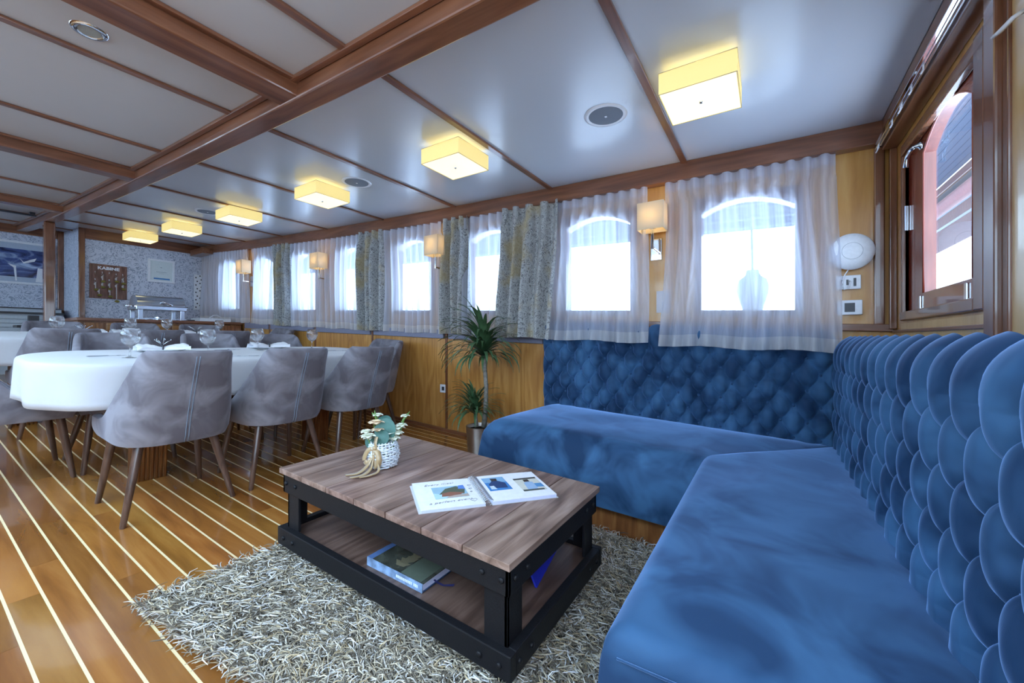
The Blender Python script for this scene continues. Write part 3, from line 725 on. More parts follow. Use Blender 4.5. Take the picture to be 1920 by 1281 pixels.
# ================================================================ RUG
rug = thing('rug', 'thick shaggy rug of cream, grey and brown yarn under the coffee table', 'rug', (1.2, .9, fz(.9)))
RX0, RX1, RY0, RY1 = .475, 1.93, -.05, 1.80
q = MB(); q.sbox(RX0+.02, RX1-.01, RY0, RY1-.01, fz, lambda t: fz(t)+.012, 8); q.v = [(x+((1.8-y)*.13 if x < 1 else 0), y, z) for x, y, z in q.v]
M['rugback'] = flat('rug backing', (.10, .09, .075), .95); obj('backing', q, 'rugback', rug)
NS = 52000; K = 5
rs = np.random.RandomState(11)
bx = rs.uniform(RX0+.01, RX1, NS); by = rs.uniform(RY0, RY1, NS)
bx = bx+(1.8-by)*.13*(RX1-bx)/(RX1-RX0)
flow = 2.6+.9*np.sin(bx*5.1+by*2.3)+.7*np.sin(by*6.7-bx*3.1)           # lie of the pile
ang = flow+rs.normal(0, .55, NS); ln = rs.uniform(.045, .085, NS); lean = rs.uniform(.55, 1.0, NS)
edge = np.minimum.reduce([bx-RX0, RX1-bx, RY1-by]); 
rad = rs.uniform(.0016, .0028, NS); curl = rs.normal(0, .9, NS)
ts = np.linspace(0, 1, K)
P_ = np.zeros((NS, K, 3))
hh = rs.uniform(.014, .044, NS)
for i, t in enumerate(ts):
    a = ang+curl*t
    r_ = ln*lean*t
    P_[:, i, 0] = bx+np.cos(a)*r_; P_[:, i, 1] = by+np.sin(a)*r_
    P_[:, i, 2] = .010+hh*np.sin(np.minimum(t*2.3, PI*.60+0*t)*1.0)
P_[:, :, 2] += .05*P_[:, :, 1]+.002*P_[:, :, 1]**2
tang = np.gradient(P_, axis=1); tang /= np.linalg.norm(tang, axis=2, keepdims=True)+1e-9
sa = np.cross(tang, np.array([0, 0, 1.])); sa /= np.linalg.norm(sa, axis=2, keepdims=True)+1e-9
sb_ = np.cross(tang, sa)
rr = rad[:, None]*np.array([1, 1.05, 1., .95, .5])[None, :]
V = np.zeros((NS, K, 3, 3))
for k in range(3):
    w = 2*PI*k/3; V[:, :, k, :] = P_+(sa*math.cos(w)+sb_*math.sin(w))*rr[:, :, None]
V = V.reshape(-1, 3); o_ = wloc(rug); V -= np.array([o_.x, o_.y, o_.z])
F = []
base = np.arange(NS)*K*3
for i in range(K-1):
    for k in range(3):
        k2 = (k+1) % 3; F.append(np.stack([base+i*3+k, base+i*3+k2, base+(i+1)*3+k2, base+(i+1)*3+k], 1))
F = np.stack(F, 1).reshape(-1, 4)
me = bpy.data.meshes.new('pile'); me.vertices.add(len(V)); me.vertices.foreach_set('co', V.ravel())
me.loops.add(F.size); me.loops.foreach_set('vertex_index', F.ravel().astype(np.int32))
me.polygons.add(len(F)); me.polygons.foreach_set('loop_start', np.arange(len(F), dtype=np.int32)*4)
pal = np.array([[.58, .50, .37], [.30, .26, .20], [.66, .62, .56], [.12, .095, .065], [.48, .37, .22], [.80, .79, .80]])
ci = rs.choice(6, NS, p=[.22, .22, .16, .20, .12, .08]); colr = np.ones((NS, K*3, 4)); colr[:, :, :3] = (pal[ci]*rs.uniform(.8, 1.2, (NS, 1)))[:, None, :]
ca = me.color_attributes.new('yarn', 'FLOAT_COLOR', 'POINT'); ca.data.foreach_set('color', colr.ravel())
me.update(); me.validate()
m, nt, bb_ = mat('yarn'); at = N(nt, 'ShaderNodeVertexColor'); at.layer_name = 'yarn'; L(nt, at.outputs[0], bb_.inputs['Base Color']); bb_.inputs['Roughness'].default_value = .8; bb_.inputs['Sheen Weight'].default_value = .2
me.materials.append(m); me.polygons.foreach_set('use_smooth', [True]*len(me.polygons))
po = bpy.data.objects.new('pile', me); COL.objects.link(po); po.parent = rug; po['kind'] = 'stuff'

# ================================================================ DINING CHAIRS
def chair_pt(th, f, inner=0.):
    """shell point: th 0..1 around the U (right front -> back -> left front), f 0..1 bottom to rim"""
    # plan curve by arc
    Ls = .20; arc = 1-2*Ls
    if th < Ls: x, y = .252, .21-(.21+.0)*th/Ls; nx, ny = 1, 0
    elif th > 1-Ls: x, y = -.252, .21-.21*(1-th)/Ls; nx, ny = -1, 0
    else:
        a = PI*(th-Ls)/arc; e = 2/3.0
        ca, sa = math.cos(a), math.sin(a)
        x = .252*math.copysign(abs(ca)**e, ca); y = -.25*abs(sa)**e
        nx, ny = math.copysign(abs(ca)**(2-e), ca)/.252, -abs(sa)**(2-e)/.25
        l = math.hypot(nx, ny); nx /= l; ny /= l
    g = min(1, max(0, (.12-y)/.275))
    top = .470+.365*(.75*g**3.4+.25*g*g*(3-2*g))
    z = .365+(top-.365)*f
    hh = max(0, (z-.43)/.40)
    bk = min(1, max(0, (.05-y)/.25))
    y2 = y-.115*hh**1.15*bk
    x2 = x*(1-.17*hh*min(1, hh*1.5)*.95)
    lo = max(0, (.43-z)/.065); x2 *= 1-.07*lo*lo; y2 *= 1-.07*lo*lo
    return Vector((x2-nx*inner, y2-ny*inner, z)), (nx, ny), top
def make_chair(label):
    t = thing('dining_chair', label, 'chair', (0, 0, 0), 'grey velvet dining chairs')
    TH = [i/48 for i in range(49)]; th_ = .040
    cols = []
    btn = [(-.095, .70), (0, .70), (.095, .70), (-.05, .60), (.05, .60)]
    for th in TH:
        col = []
        for f in (0, .08, .2, .34, .48, .62, .76, .88, .955): col.append(chair_pt(th, f)[0])
        p, nn, tp = chair_pt(th, 1.0); thk = th_
        col.append(chair_pt(th, .985, .006)[0]+Vector((0, 0, .003)))
        col.append(chair_pt(th, 1., .020)[0]+Vector((0, 0, .004)))
        col.append(chair_pt(th, .985, .034)[0]+Vector((0, 0, .003)))
        for f in [.955]+[.92-.046*k for k in range(20)]:
            pp = chair_pt(th, max(0, f), thk)[0]
            if pp.y < -.12:
                for bx_, bz_ in btn:
                    d2 = (pp.x-bx_)**2+(pp.z-bz_)**2; pp.y -= .020*math.exp(-d2/.0007)
                    pp.y += .005*math.exp(-abs(d2-.003)/.002)
            col.append(pp)
        cols.append([tuple(c) for c in col])
    b = MB(); b.grid(cols)
    for col in (cols[0], cols[-1]):
        h = len(col); b.add(col, [tuple(range(h))])
    b.grid([[c[0] for c in cols], [c[-1] for c in cols]])
    obj('shell', b, 'grey', t, smooth='auto', world=False)
    # seat pad
    def seatfn():
        G = []; n = 18
        for i in range(n+1):
            row = []
            for j in range(n+1):
                u = i/n*2-1; v = j/n*2-1
                x = u*.214*math.sqrt(1-.36*v*v); y = .0+v*.235*math.sqrt(1-.36*u*u)
                if v > 0: x = u*.214*math.sqrt(1-.12*v*v); y = .0+v*.245*math.sqrt(1-.12*u*u)
                k = max(abs(u), abs(v)); e = max(0, (k-.80)/.20)
                z = .478+.012*(1-u*u)*(1-v*v)-.055*(1-math.sqrt(max(0, 1-e*e)))
                row.append((x, y, z))
            G.append(row)
        return G
    G = seatfn(); b = MB(); b.grid(G)
    per = [G[i][0] for i in range(19)]+[G[18][j] for j in range(1, 19)]+[G[i][18] for i in range(17, -1, -1)]+[G[0][j] for j in range(17, 0, -1)]
    b.grid([per+per[:1], [(p[0]*.99, p[1]*.99, .37) for p in per+per[:1]]]); b.add([(p[0]*.99, p[1]*.99, .37) for p in per], [tuple(range(len(per)))])
    o = obj('seat', b, 'grey', t, smooth='auto', world=False)
    # rear centre seam with piping
    for dx in (-.007, .007):
        pts = []
        for k in range(14):
            f = k/13*.95; p = chair_pt(.5, f)[0]; pts.append((p.x+dx, p.y-.002, p.z))
        q = MB(); q.tube(pts, .0022, 5); obj('seam', q, 'blueseam', t, smooth=True, world=False)
    me = None
    for bx_, bz_ in btn:
        q = MB(); q.lathe([(0, .004), (.006, .003), (.009, 0), (.006, -.003)], (0, 0, 0), 8)
        if me is None: s = obj('button', q, 'grey', t, smooth=True, world=False); me = s.data
        else: s = bpy.data.objects.new('button', me); COL.objects.link(s); s.parent = t
        s.location = (bx_, -.25-.115*((bz_-.43)/.4)**1.15+.040-.012, bz_); s.rotation_euler = (-PI/2, 0, 0)
    for sx in (-1, 1):
        for a, e in (((.18*sx, .15, .385), (.225*sx, .205, 0)), ((.15*sx, -.125, .385), (.230*sx, -.215, 0))):
            q = MB(); A_, E_ = Vector(a), Vector(e)
            q.tube([A_, A_.lerp(E_, .5), E_+Vector((0, 0, .004)), E_], [.021, .0175, .0125, .011], 12)
            obj('leg', q, 'walnut', t, smooth='auto', world=False)
    return t
c0 = make_chair('x')
# (x, y, rz, label)
CH = [(.85, 2.77, 0, 'nearest grey chair with its back to the camera, rear seam in full view'),
      (1.41, 2.78, 0, 'grey velvet chair with its back to the camera, middle of the near row'),
      (1.97, 2.79, 0, 'grey velvet chair with its back to the camera, near row beside the bouquet'),
      (2.44, 3.22, PI/2, 'grey chair at the window end of the near table, against the veneer wall'),
      (.43, 3.74, -PI/2, 'grey chair cut by the left frame edge, seat under the near tablecloth'),
      (.90, 3.72, PI, 'tufted grey chair facing the camera across the near table, behind the large near goblet'),
      (1.48, 3.72, PI, 'tufted grey chair facing the camera across the near table, middle one'),
      (2.03, 3.72, PI, 'tufted grey chair facing the camera across the near table, beside the window wall'),
      (.80, 4.92, 0, 'brown-grey chair back at the far table, leftmost of that row'),
      (1.36, 4.92, 0, 'brown-grey chair back at the far table, middle of that row'),
      (1.92, 4.92, 0, 'brown-grey chair back at the far table, nearest the windows'),
      (.90, 5.50, PI, 'far tufted chair facing the camera in front of the recess, by the pillar'),
      (1.48, 5.50, PI, 'far tufted chair facing the camera in front of the sideboard drawer'),
      (2.05, 5.50, PI, 'far tufted chair facing the camera in front of the right sideboard doors'),
      (2.50, 5.25, PI/2, 'small distant grey chair at the window end of the far table')]
for i, (x, y, rz, lab) in enumerate(CH):
    o = c0 if i == 0 else copy_tree(c0)
    place(o, x, y, rz); o['label'] = lab

# ================================================================ DINING TABLES
def stadium(hx0, hx1, hy, r, n=14):
    """rounded rectangle outline, counter-clockwise, centred on y=0"""
    pts = []
    for (cx, cy, a0) in ((hx1-r, hy-r, 0), (hx0+r, hy-r, 90), (hx0+r, -hy+r, 180), (hx1-r, -hy+r, 270)):
        for k in range(n+1): a = math.radians(a0+90*k/n); pts.append((cx+r*math.cos(a), cy+r*math.sin(a)))
    out = []                                  # resample evenly
    m = len(pts); per = sum(math.dist(pts[i], pts[(i+1) % m]) for i in range(m)); N_ = 160; step = per/N_; acc = 0; i = 0; d = 0
    cur = pts[0]
    for k in range(N_):
        out.append(cur); rem = step
        while rem > 1e-9:
            nx = pts[(i+1) % m]; dd = math.dist(cur, nx)
            if dd <= rem: rem -= dd; cur = nx; i += 1
            else: cur = (cur[0]+(nx[0]-cur[0])*rem/dd, cur[1]+(nx[1]-cur[1])*rem/dd); rem = 0
    return out
def table(x0, x1, yc, hy, H, lab, clab, seed, drop=.212):
    xc = (x0+x1)/2; r_ = hy*.80
    t = thing('dining_table', lab, 'table', (0, 0, 0), 'dining tables')
    out = stadium(x0-xc, x1-xc, hy, r_)
    q = MB(); k = len(out)
    q.add([(x*.985, y*.985, H-.036) for x, y in out]+[(x*.985, y*.985, H-.004) for x, y in out], [tuple(range(k))[::-1], tuple(range(k, 2*k))]+[(i, (i+1) % k, k+(i+1) % k, k+i) for i in range(k)])
    obj('tabletop', q, 'blackf', t, world=False)
    q = MB(); q.add([(x*.86, y*.80, H-.10) for x, y in out]+[(x*.86, y*.80, H-.036) for x, y in out], [tuple(range(k))[::-1], tuple(range(k, 2*k))]+[(i, (i+1) % k, k+(i+1) % k, k+i) for i in range(k)])
    obj('apron', q, 'blackf', t, world=False)
    for px in (x0-xc+.50, x1-xc-.413):
        q = MB(); q.box(px-.068, px+.068, -.075, .075, .0, H-.10); pd = obj('pedestal', q, 'cabinet', t, world=False, bevel=.004)
        q = MB()
        for j in range(7): q.tube([(px-.063+.021*j, -.077, .0), (px-.063+.021*j, -.077, H-.10)], .008, 6); q.tube([(px-.070, -.063+.021*j, .0), (px-.070, -.063+.021*j, H-.10)], .007, 6)
        obj('fluting', q, 'cabinet', pd, world=False, smooth=True)
    place(t, xc, yc)
    # cloth: flat top, rolled edge, rippled skirt, longer at the corners of the rectangular cloth
    rn = random.Random(seed); ph = [rn.random()*6.28 for _ in range(6)]
    G = []
    hx = (x1-x0)/2+drop; hY = hy+drop
    for i, (x, y) in enumerate(out+out[:1]):
        a = out[(i-1) % k]; bq_ = out[(i+1) % k]; nx, ny = bq_[1]-a[1], -(bq_[0]-a[0]); l = math.hypot(nx, ny); nx /= l; ny /= l
        tX = (hx-abs(x))/abs(nx) if abs(nx) > 1e-3 else 9; tY = (hY-abs(y))/abs(ny) if abs(ny) > 1e-3 else 9
        dr = min(tX, tY, drop*1.06)
        s = i/k*2*PI
        wav = (math.sin(s*9+ph[0])*.5+math.sin(s*15+ph[1])*.35+math.sin(s*23+ph[2])*.2)
        crn = min(1, (dr-drop)/(.22*drop)) if dr > drop else 0
        row = []
        for f in (0, .4, .8, .97): row.append((x*f, y*f, H))
        row.append((x+nx*.001, y+ny*.001, H)); row.append((x+nx*.010, y+ny*.010, H-.004)); row.append((x+nx*.015, y+ny*.015, H-.014))
        for f in (.12, .25, .4, .55, .7, .85, 1):
            amp = (.017+.018*crn)*wav*f**1.0+.004*f-.01*crn*f
            row.append((x+nx*(.016+amp), y+ny*(.016+amp), H-.014-(dr-.014)*f))
        G.append(row)
    q = MB(); q.grid(G)
    o = obj('tablecloth', q, 'cloth', None, smooth=True, world=False)
    md = o.modifiers.new('thick', 'SOLIDIFY'); md.thickness = .0022; md.offset = 1
    tag(o, clab, 'tablecloth', 'white tablecloths'); place(o, xc, yc, 0, .0005)
    return t
TH_ = .745
T1Y, T2Y = 3.24, 5.28
table(.40, 2.40, T1Y, .43, TH_, 'near long dining table with rounded left end on two fluted pedestals', 'white cloth hanging over the near dining table, folds at its rounded left end', 3)
table(.16, 2.42, T2Y, .40, TH_, 'far dining table on fluted pedestals in front of the sideboard', 'white cloth on the far dining table, left corner hanging at the frame edge', 8)
# ================================================================ CURTAINS
def curt_bot(y): return CAMZ-.055+.035*y+.0013*y*y
def curt_top(y): return cz(y)-.118
def curtain(name, ya, yb, m, label, cat, group, seed, x=2.885, amp=.026, wl=.095, dz=0, flare=0., hem=True, top_extra=.012, pull=0.):
    rn = random.Random(seed); n = max(30, int((yb-ya)/.006)); nz = 30
    ph = [rn.random()*6.28 for _ in range(5)]
    zt = lambda y: curt_top(y)+top_extra
    t = thing(name, label, cat, (x, (ya+yb)/2, curt_top((ya+yb)/2)), group)
    G = []
    for i in range(n+1):
        u = i/n; row = []
        for j in range(nz+1):
            v = j/nz; y = ya+(yb-ya)*u
            ye = y+flare*v*(u-.5)*2+.006*math.sin(v*5+ph[3])*1
            w = 2*PI*y/wl+.9*math.sin(y*9+ph[0])
            a = amp*(.7+.55*min(1, v*3))
            xb_ = x-pull*max(0, v-.35)/.65; xx = xb_+a*math.sin(w+.9*math.sin(v*3.0+ph[1]+y*4))+.4*a*math.sin(w*.53+ph[2]+v)
            if v < .12: xx = x+amp*(.8+1.5*v)*math.copysign(abs(math.sin(w))**.6, math.sin(w))
            bt = curt_bot(y)+dz+.006*math.sin(y*14+ph[4])
            row.append((xx, ye, zt(y)+(bt-zt(y))*v))
        G.append(row)
    hz = nz-2 if hem else nz
    q = MB(); q.grid([r[:hz+1] for r in G]); obj('fabric', q, m, t, smooth=True)
    if hem: q = MB(); q.grid([r[hz:] for r in G]); obj('hem', q, 'hem', t, smooth=True)
    q = MB(); q.grid([[(p[0]-.002, p[1], p[2]) for p in r[:3]] for r in G]); obj('heading', q, m, t, smooth=True)
    return t
GS, GD = 'white sheer curtains on the window wall', 'silver damask drapes on the window wall'
curtain('sheer_curtain', -.315, .60, 'sheer', 'widest sheer curtain, nearest the sofa corner and the round white disc', 'curtain', GS, 1, amp=.024, wl=.085, dz=-.01, flare=.012, pull=.135)
curtain('sheer_curtain', .72, 1.42, 'sheer', 'sheer curtain flaring left of the nearest wall lamp', 'curtain', GS, 2, amp=.022, wl=.085, dz=.0, flare=.03, pull=.135)
curtain('drape', 1.39, 1.93, 'drape', 'broadest silver and gold damask drape, above the sofa end', 'curtain', GD, 3, x=2.86, amp=.036, wl=.12, hem=False, flare=-.0, pull=.115)
curtain('sheer_curtain', 1.90, 2.36, 'sheer', 'sheer curtain behind the top of the palm', 'curtain', GS, 4)
curtain('drape', 2.30, 2.60, 'drape', 'damask drape just left of the palm crown', 'curtain', GD, 5, x=2.865, hem=False, amp=.036, wl=.10, flare=.02)
curtain('sheer_curtain', 2.62, 3.46, 'sheer', 'sheer curtain left of the second wall lamp, over the wall socket panel', 'curtain', GS, 6)
curtain('drape', 3.42, 3.86, 'drape', 'middle damask drape, above the tufted chair by the window wall', 'curtain', GD, 7, x=2.865, hem=False, amp=.036, wl=.10)
curtain('sheer_curtain', 3.82, 4.46, 'sheer', 'sheer curtain between the middle drape and the third wall lamp', 'curtain', GS, 8)
curtain('sheer_curtain', 4.50, 5.25, 'sheer', 'sheer curtain just left of the third wall lamp', 'curtain', GS, 9)
curtain('drape', 5.20, 5.60, 'drape', 'farthest and narrowest damask drape', 'curtain', GD, 10, x=2.865, hem=False, amp=.036, wl=.10)
curtain('sheer_curtain', 5.56, 6.22, 'sheer', 'sheer curtain left of the farthest damask drape', 'curtain', GS, 11)
curtain('sheer_curtain', 6.34, 7.05, 'sheer', 'sheer curtain behind the farthest wall lamp', 'curtain', GS, 12)
curtain('sheer_curtain', 7.06, 7.86, 'sheer', 'last sheer curtain in the far corner above the white tray', 'curtain', GS, 13)

# ================================================================ LAMPS
def sconce(y, z, label):
    t = thing('wall_lamp', label, 'lamp', (WX, y, z-.18), 'cream box wall lamps between the curtains')
    q = MB(); x0, x1, y0, y1, z0, z1 = 2.745, 2.87, y-.085, y+.085, z-.09, z+.09; th = .0022
    q.box(x0, x0+th, y0, y1, z0, z1); q.box(x1-th, x1, y0, y1, z0, z1); q.box(x0+th, x1-th, y0, y0+th, z0, z1); q.box(x0+th, x1-th, y1-th, y1, z0, z1)
    obj('shade', q, 'shade', t)
    q = MB(); q.box(WX-.014, WX-.001, y-.038, y+.038, z-.27, z-.12); obj('wall_plate', q, 'chrome', t, bevel=.003)
    q = MB(); q.tube([(WX-.014, y, z-.20), (2.81, y, z-.20)], .009, 8); q.tube([(2.81, y, z-.21), (2.81, y, z-.03)], .009, 8); q.box(2.79, 2.83, y-.02, y+.02, z-.075, z-.068); obj('arm', q, 'chrome', t)
    q = MB(); q.lathe([(0, -.03), (.012, -.028), (.02, -.005), (.022, .015), (.015, .035), (0, .042)], (2.81, y, z+.0), 12); obj('bulb', q, 'bulb', t, smooth=True)
sconce(.67, 1.845, 'cream wall lamp nearest the sofa, beside the widest sheer curtain')
sconce(2.64, 1.895, 'second cream wall lamp, at the edge of the drape left of the palm')
sconce(4.50, 1.945, 'third cream wall lamp, above the middle of the near dining table')
sconce(6.32, 2.05, 'farthest and smallest cream wall lamp')
for i in range(6):
    y = .257+1.41*i; x = 1.955; h = .12; s = .148
    lab = ['largest square ceiling lamp, nearest the sofa', 'second square ceiling lamp from the sofa', 'third square ceiling lamp, beside a round speaker', 'fourth square ceiling lamp from the sofa', 'fifth square ceiling lamp, second from the far wall', 'farthest square ceiling lamp, near the key board wall'][i]
    zc = cz(y)-.0005
    t = thing('ceiling_lamp', lab, 'lamp', (x, y, zc), 'row of square glowing ceiling lamps')
    q = MB(); th = .004
    for a0, a1, b0, b1 in ((x-s, x-s+th, y-s, y+s), (x+s-th, x+s, y-s, y+s), (x-s+th, x+s-th, y-s, y-s+th), (x-s+th, x+s-th, y+s-th, y+s)): q.box(a0, a1, b0, b1, zc-h, zc-.028)
    obj('shade', q, 'lampside', t)
    q = MB(); q.box(x-s+th, x+s-th, y-s+th, y+s-th, zc-h+.001, zc-h+.005); obj('diffuser', q, 'lampbot', t)
    q = MB(); r_ = .0018
    for zz in (zc-h, zc-.028):
        q.tube([(x-s, y-s, zz), (x+s, y-s, zz), (x+s, y+s, zz), (x-s, y+s, zz)], r_, 5, closed=True)
    obj('wire_edge', q, 'lampfr', t)
    q = MB(); q.lathe([(0, -.010), (.007, -.008), (.008, 0), (.008, .006)], (x, y, zc-h), 12); obj('knob', q, 'steel', t, smooth=True)
    q = MB(); q.box(x-.05, x+.05, y-.05, y+.05, zc-.030, zc); obj('mount', q, 'white', t)
def speaker(x, y, label):
    z = cz(y); t = thing('ceiling_speaker', label, 'speaker', (x, y, z), 'round ceiling speakers')
    q = MB(); q.lathe([(.088, -.004), (.094, -.007), (.108, -.005), (.112, -.0003)], (x, y, z), 40); obj('rim', q, 'white', t, smooth=True)
    q = MB(); q.lathe([(0, -.008), (.05, -.0075), (.0885, -.004)], (x, y, z), 40); obj('grille', q, 'greygrille', t, smooth=True)
    q = MB(); q.box(x-.006, x-.001, y-.006, y+.005, z-.0095, z-.0075); q.box(x+.001, x+.006, y-.006, y+.005, z-.0095, z-.0075); obj('badge', q, 'white', t)
speaker(2.062, .73, 'round grey ceiling speaker nearest the camera')
speaker(2.03, 2.74, 'second round ceiling speaker beside the third square lamp')
speaker(1.86, 4.95, 'small distant ceiling speaker left of the fourth square lamp')
x, y = .452, 2.262; z = cz(y); t = thing('downlight', 'unlit chrome rimmed downlight in the ceiling, top left', 'lamp', (x, y, z))
q = MB(); q.lathe([(.034, -.004), (.040, -.008), (.052, -.006), (.056, -.0003)], (x, y, z), 32); obj('ring', q, 'chrome', t, smooth=True)
q = MB(); q.lathe([(0, -.004), (.034, -.005)], (x, y, z), 32); obj('lens', q, flat('frosted lens', (.35, .36, .33), .3), t)
q = MB(); q.box(.55, 1.0, 7.18, 7.22, cz(7.2)-.045, cz(7.2)-.03); q.box(.56, .60, 7.17, 7.23, cz(7.2)-.03, cz(7.2)); q.box(.95, .99, 7.17, 7.23, cz(7.2)-.03, cz(7.2))
tag(obj('ceiling_track', q, 'darkgrey'), 'slim dark fitting under the far ceiling left of the pillar', 'light fitting')

# ================================================================ WINDOW WALL FITTINGS
t = thing('wifi_disc', 'round white domed disc on the window wall above the sockets', 'access point', (WX, -.378, 1.51))
q = MB(); q.lathe([(0, .034), (.03, .0335), (.07, .028), (.093, .017), (.100, .006), (.096, 0), (0, 0)], (0, 0, 0), 48)
q.v = [(WX-.03-a[2], -.378+a[0], 1.51+a[1]) for a in q.v]; obj('dome', q, 'white', t, smooth='auto')
q = MB(); q.tube([(WX-.0605, -.378+.045*math.cos(a*PI/16), 1.51+.045*math.sin(a*PI/16)) for a in range(32)], .0014, 5, closed=True); obj('light_ring', q, 'greygrille', t)
q = MB(); q.box(WX-.031, WX-.0005, -.44, -.32, 1.45, 1.57); obj('mount', q, 'white', t)
def wsocket(y, z, w, h, label, holes):
    t = thing('wall_socket', label, 'socket', (WX, y, z), 'white wall sockets')
    q = MB(); q.box(WX-.022, WX-.0125, y-w/2, y+w/2, z-h/2, z+h/2); obj('plate', q, 'white', t, bevel=.004)
    for dy, ww, hh in holes:
        q = MB(); q.box(WX-.0235, WX-.0215, y+dy-ww/2, y+dy+ww/2, z-hh/2, z+hh/2); obj('socket_insert', q, 'darkgrey', t)
wsocket(-.366, 1.343, .11, .078, 'white data socket plate with a plugged cable under the round disc', [(-.028, .012, .045), (.004, .010, .03), (.028, .010, .03)])
wsocket(-.372, 1.203, .11, .082, 'white power socket with one dark square outlet, lower of the two by the corner', [(.0, .045, .05)])
wsocket(2.637, .553, .075, .078, 'small white socket low on the veneer panel left of the palm', [(-.003, .030, .036)])
q = MB(); q.tube([(WX-.025, -.37, 1.42), (WX-.03, -.35, 1.385), (WX-.045, -.335, 1.33), (WX-.045, -.345, 1.30), (WX-.04, -.365, 1.31), (WX-.035, -.375, 1.345), (WX-.026, -.372, 1.35)], .0035, 6)
tag(obj('cable', q, 'white', smooth=True), 'short pale cable looping from the round disc to the data socket', 'cable')
q = MB(); q.box(WX-.004, WX-.0008, .58, .67, 1.21, 1.36); tag(obj('notice', q, flat('clear notice', (.62, .60, .62))), 'small pale paper notice on the wall under the nearest wall lamp', 'paper')

# ================================================================ SIDEBOARD AND FAR WALL
SY = 6.56
def ch(y=SY): return 1.03+.238
t = thing('sideboard', 'long varnished sideboard of doors and drawers under the far wallpaper', 'sideboard', (2.1, SY, fz(SY)))
zb = fz(SY)+.02; zt = ch()-.035; bx_ = [1.255, 1.44, 2.06, 2.37, 2.898]
q = MB(); q.box(1.22, 2.898, SY+.02, FY-.04, zb, zt); obj('body', q, 'cabinet', t)
q = MB(); q.box(1.20, 2.898, SY-.02, FY-.04, zt, ch()); obj('worktop', q, 'mahogx', t, bevel=.004)
for i in range(4):
    a, b_ = bx_[i]+.012, bx_[i+1]-.012
    if i in (0, 3):
        k = 2 if i == 3 else 1
        for j in range(k):
            aa = a+(b_-a)*j/k+.003; bb = a+(b_-a)*(j+1)/k-.003
            q = MB(); q.box(aa, bb, SY, SY+.0195, zb+.03, zt-.02); obj('door', q, 'cabinet', t, bevel=.004)
    else:
        for z0, z1 in ((zt-.135, zt-.02), (zt-.30, zt-.15), (zb+.03, zt-.315)):
            q = MB(); q.box(a, b_, SY, SY+.0195, z0, z1); d = obj('drawer', q, 'cabinetx', t, bevel=.006)
            q = MB(); zc_ = (z0+z1)/2; w = .10 if i == 1 else .035; c = (a+b_)/2
            q.tube([(c-w, SY-.001, zc_), (c-w, SY-.018, zc_), (c+w, SY-.018, zc_), (c+w, SY-.001, zc_)], .004, 6); obj('handle', q, 'steel', d)
# chafing dish
zc0 = ch(); cx_, cy_ = 2.0, SY+.26
t = thing('chafing_dish', 'polished steel roll-top chafing dish on the sideboard', 'chafing dish', (cx_, cy_, zc0))
q = MB(); n = 16; hw_ = .245; G = []
for i in range(n+1):
    a = PI*i/n; G.append((cy_-.155*math.cos(a), zc0+.185+.135*math.sin(a)))
q.grid([[(cx_-hw_, p[0], p[1]) for p in G], [(cx_+hw_, p[0], p[1]) for p in G]])
for sx in (-1, 1): q.add([(cx_+sx*hw_, p[0], p[1]) for p in G], [tuple(range(n+1))])
obj('lid', q, 'steel', t, smooth='auto')
q = MB(); q.box(cx_-.26, cx_+.26, cy_-.165, cy_+.165, zc0+.13, zc0+.184); q.box(cx_-.272, cx_+.272, cy_-.172, cy_+.172, zc0+.174, zc0+.184); obj('pan', q, 'steel', t, bevel=.008)
for sx in (-1, 1):
    for sy in (-1, 1): q = MB(); q.box(cx_+sx*.215-.022, cx_+sx*.215+.022, cy_+sy*.15-.006, cy_+sy*.15+.006, zc0, zc0+.15); obj('leg', q, 'steel', t, bevel=.002)
for a_ in (-.17, .158): q = MB(); q.box(cx_-.25, cx_+.25, cy_+a_, cy_+a_+.012, zc0+.012, zc0+.022); obj('cross_bar', q, 'steel', t)
q = MB(); q.tube([(cx_-.02, cy_-.16, zc0+.225), (cx_+.0, cy_-.19, zc0+.235), (cx_+.07, cy_-.19, zc0+.205), (cx_+.10, cy_-.165, zc0+.20)], .009, 8); obj('handle', q, 'chrome', t, smooth=True)
for sx in (-1, 1):
    q = MB(); q.box(min(cx_+sx*.27, cx_+sx*.33), max(cx_+sx*.27, cx_+sx*.33), cy_-.05, cy_+.05, zc0+.165, zc0+.182); obj('side_handle', q, 'chrome', t, bevel=.003)
q = MB(); q.lathe([(0, .05), (.035, .05), (.04, .045), (.04, 0), (0, 0)], (cx_, cy_, zc0+.001), 16); tag(obj('fuel_burner', q, 'steel', smooth='auto'), 'small steel fuel burner under the chafing dish', 'burner')
# tray
t = thing('tray', 'white wooden tray with arched handle on the right end of the sideboard', 'tray', (2.62, SY+.30, ch()))
q = MB(); a0, a1, b0, b1, z0 = 2.42, 2.80, SY+.12, SY+.42, ch()
q.box(a0, a1, b0, b1, z0, z0+.008); q.box(a0, a1, b0, b0+.01, z0+.008, z0+.05); q.box(a0, a1, b1-.01, b1, z0+.008, z0+.05); q.box(a0, a0+.01, b0+.01, b1-.01, z0+.008, z0+.05); q.box(a1-.01, a1, b0+.01, b1-.01, z0+.008, z0+.05)
obj('box', q, 'whitel', t)
q = MB(); q.tube([(a0+.11+.16*k/10, b0+.005, z0+.05+.045*math.sin(PI*k/10)) for k in range(11)], .008, 6); obj('handle', q, 'whitel', t, smooth=True)
q = MB(); q.box(2.28, 2.36, SY+.12, SY+.2, ch(), ch()+.02); tag(obj('small_box', q, 'darkgrey', bevel=.003), 'small dark box beside the chafing dish', 'box')
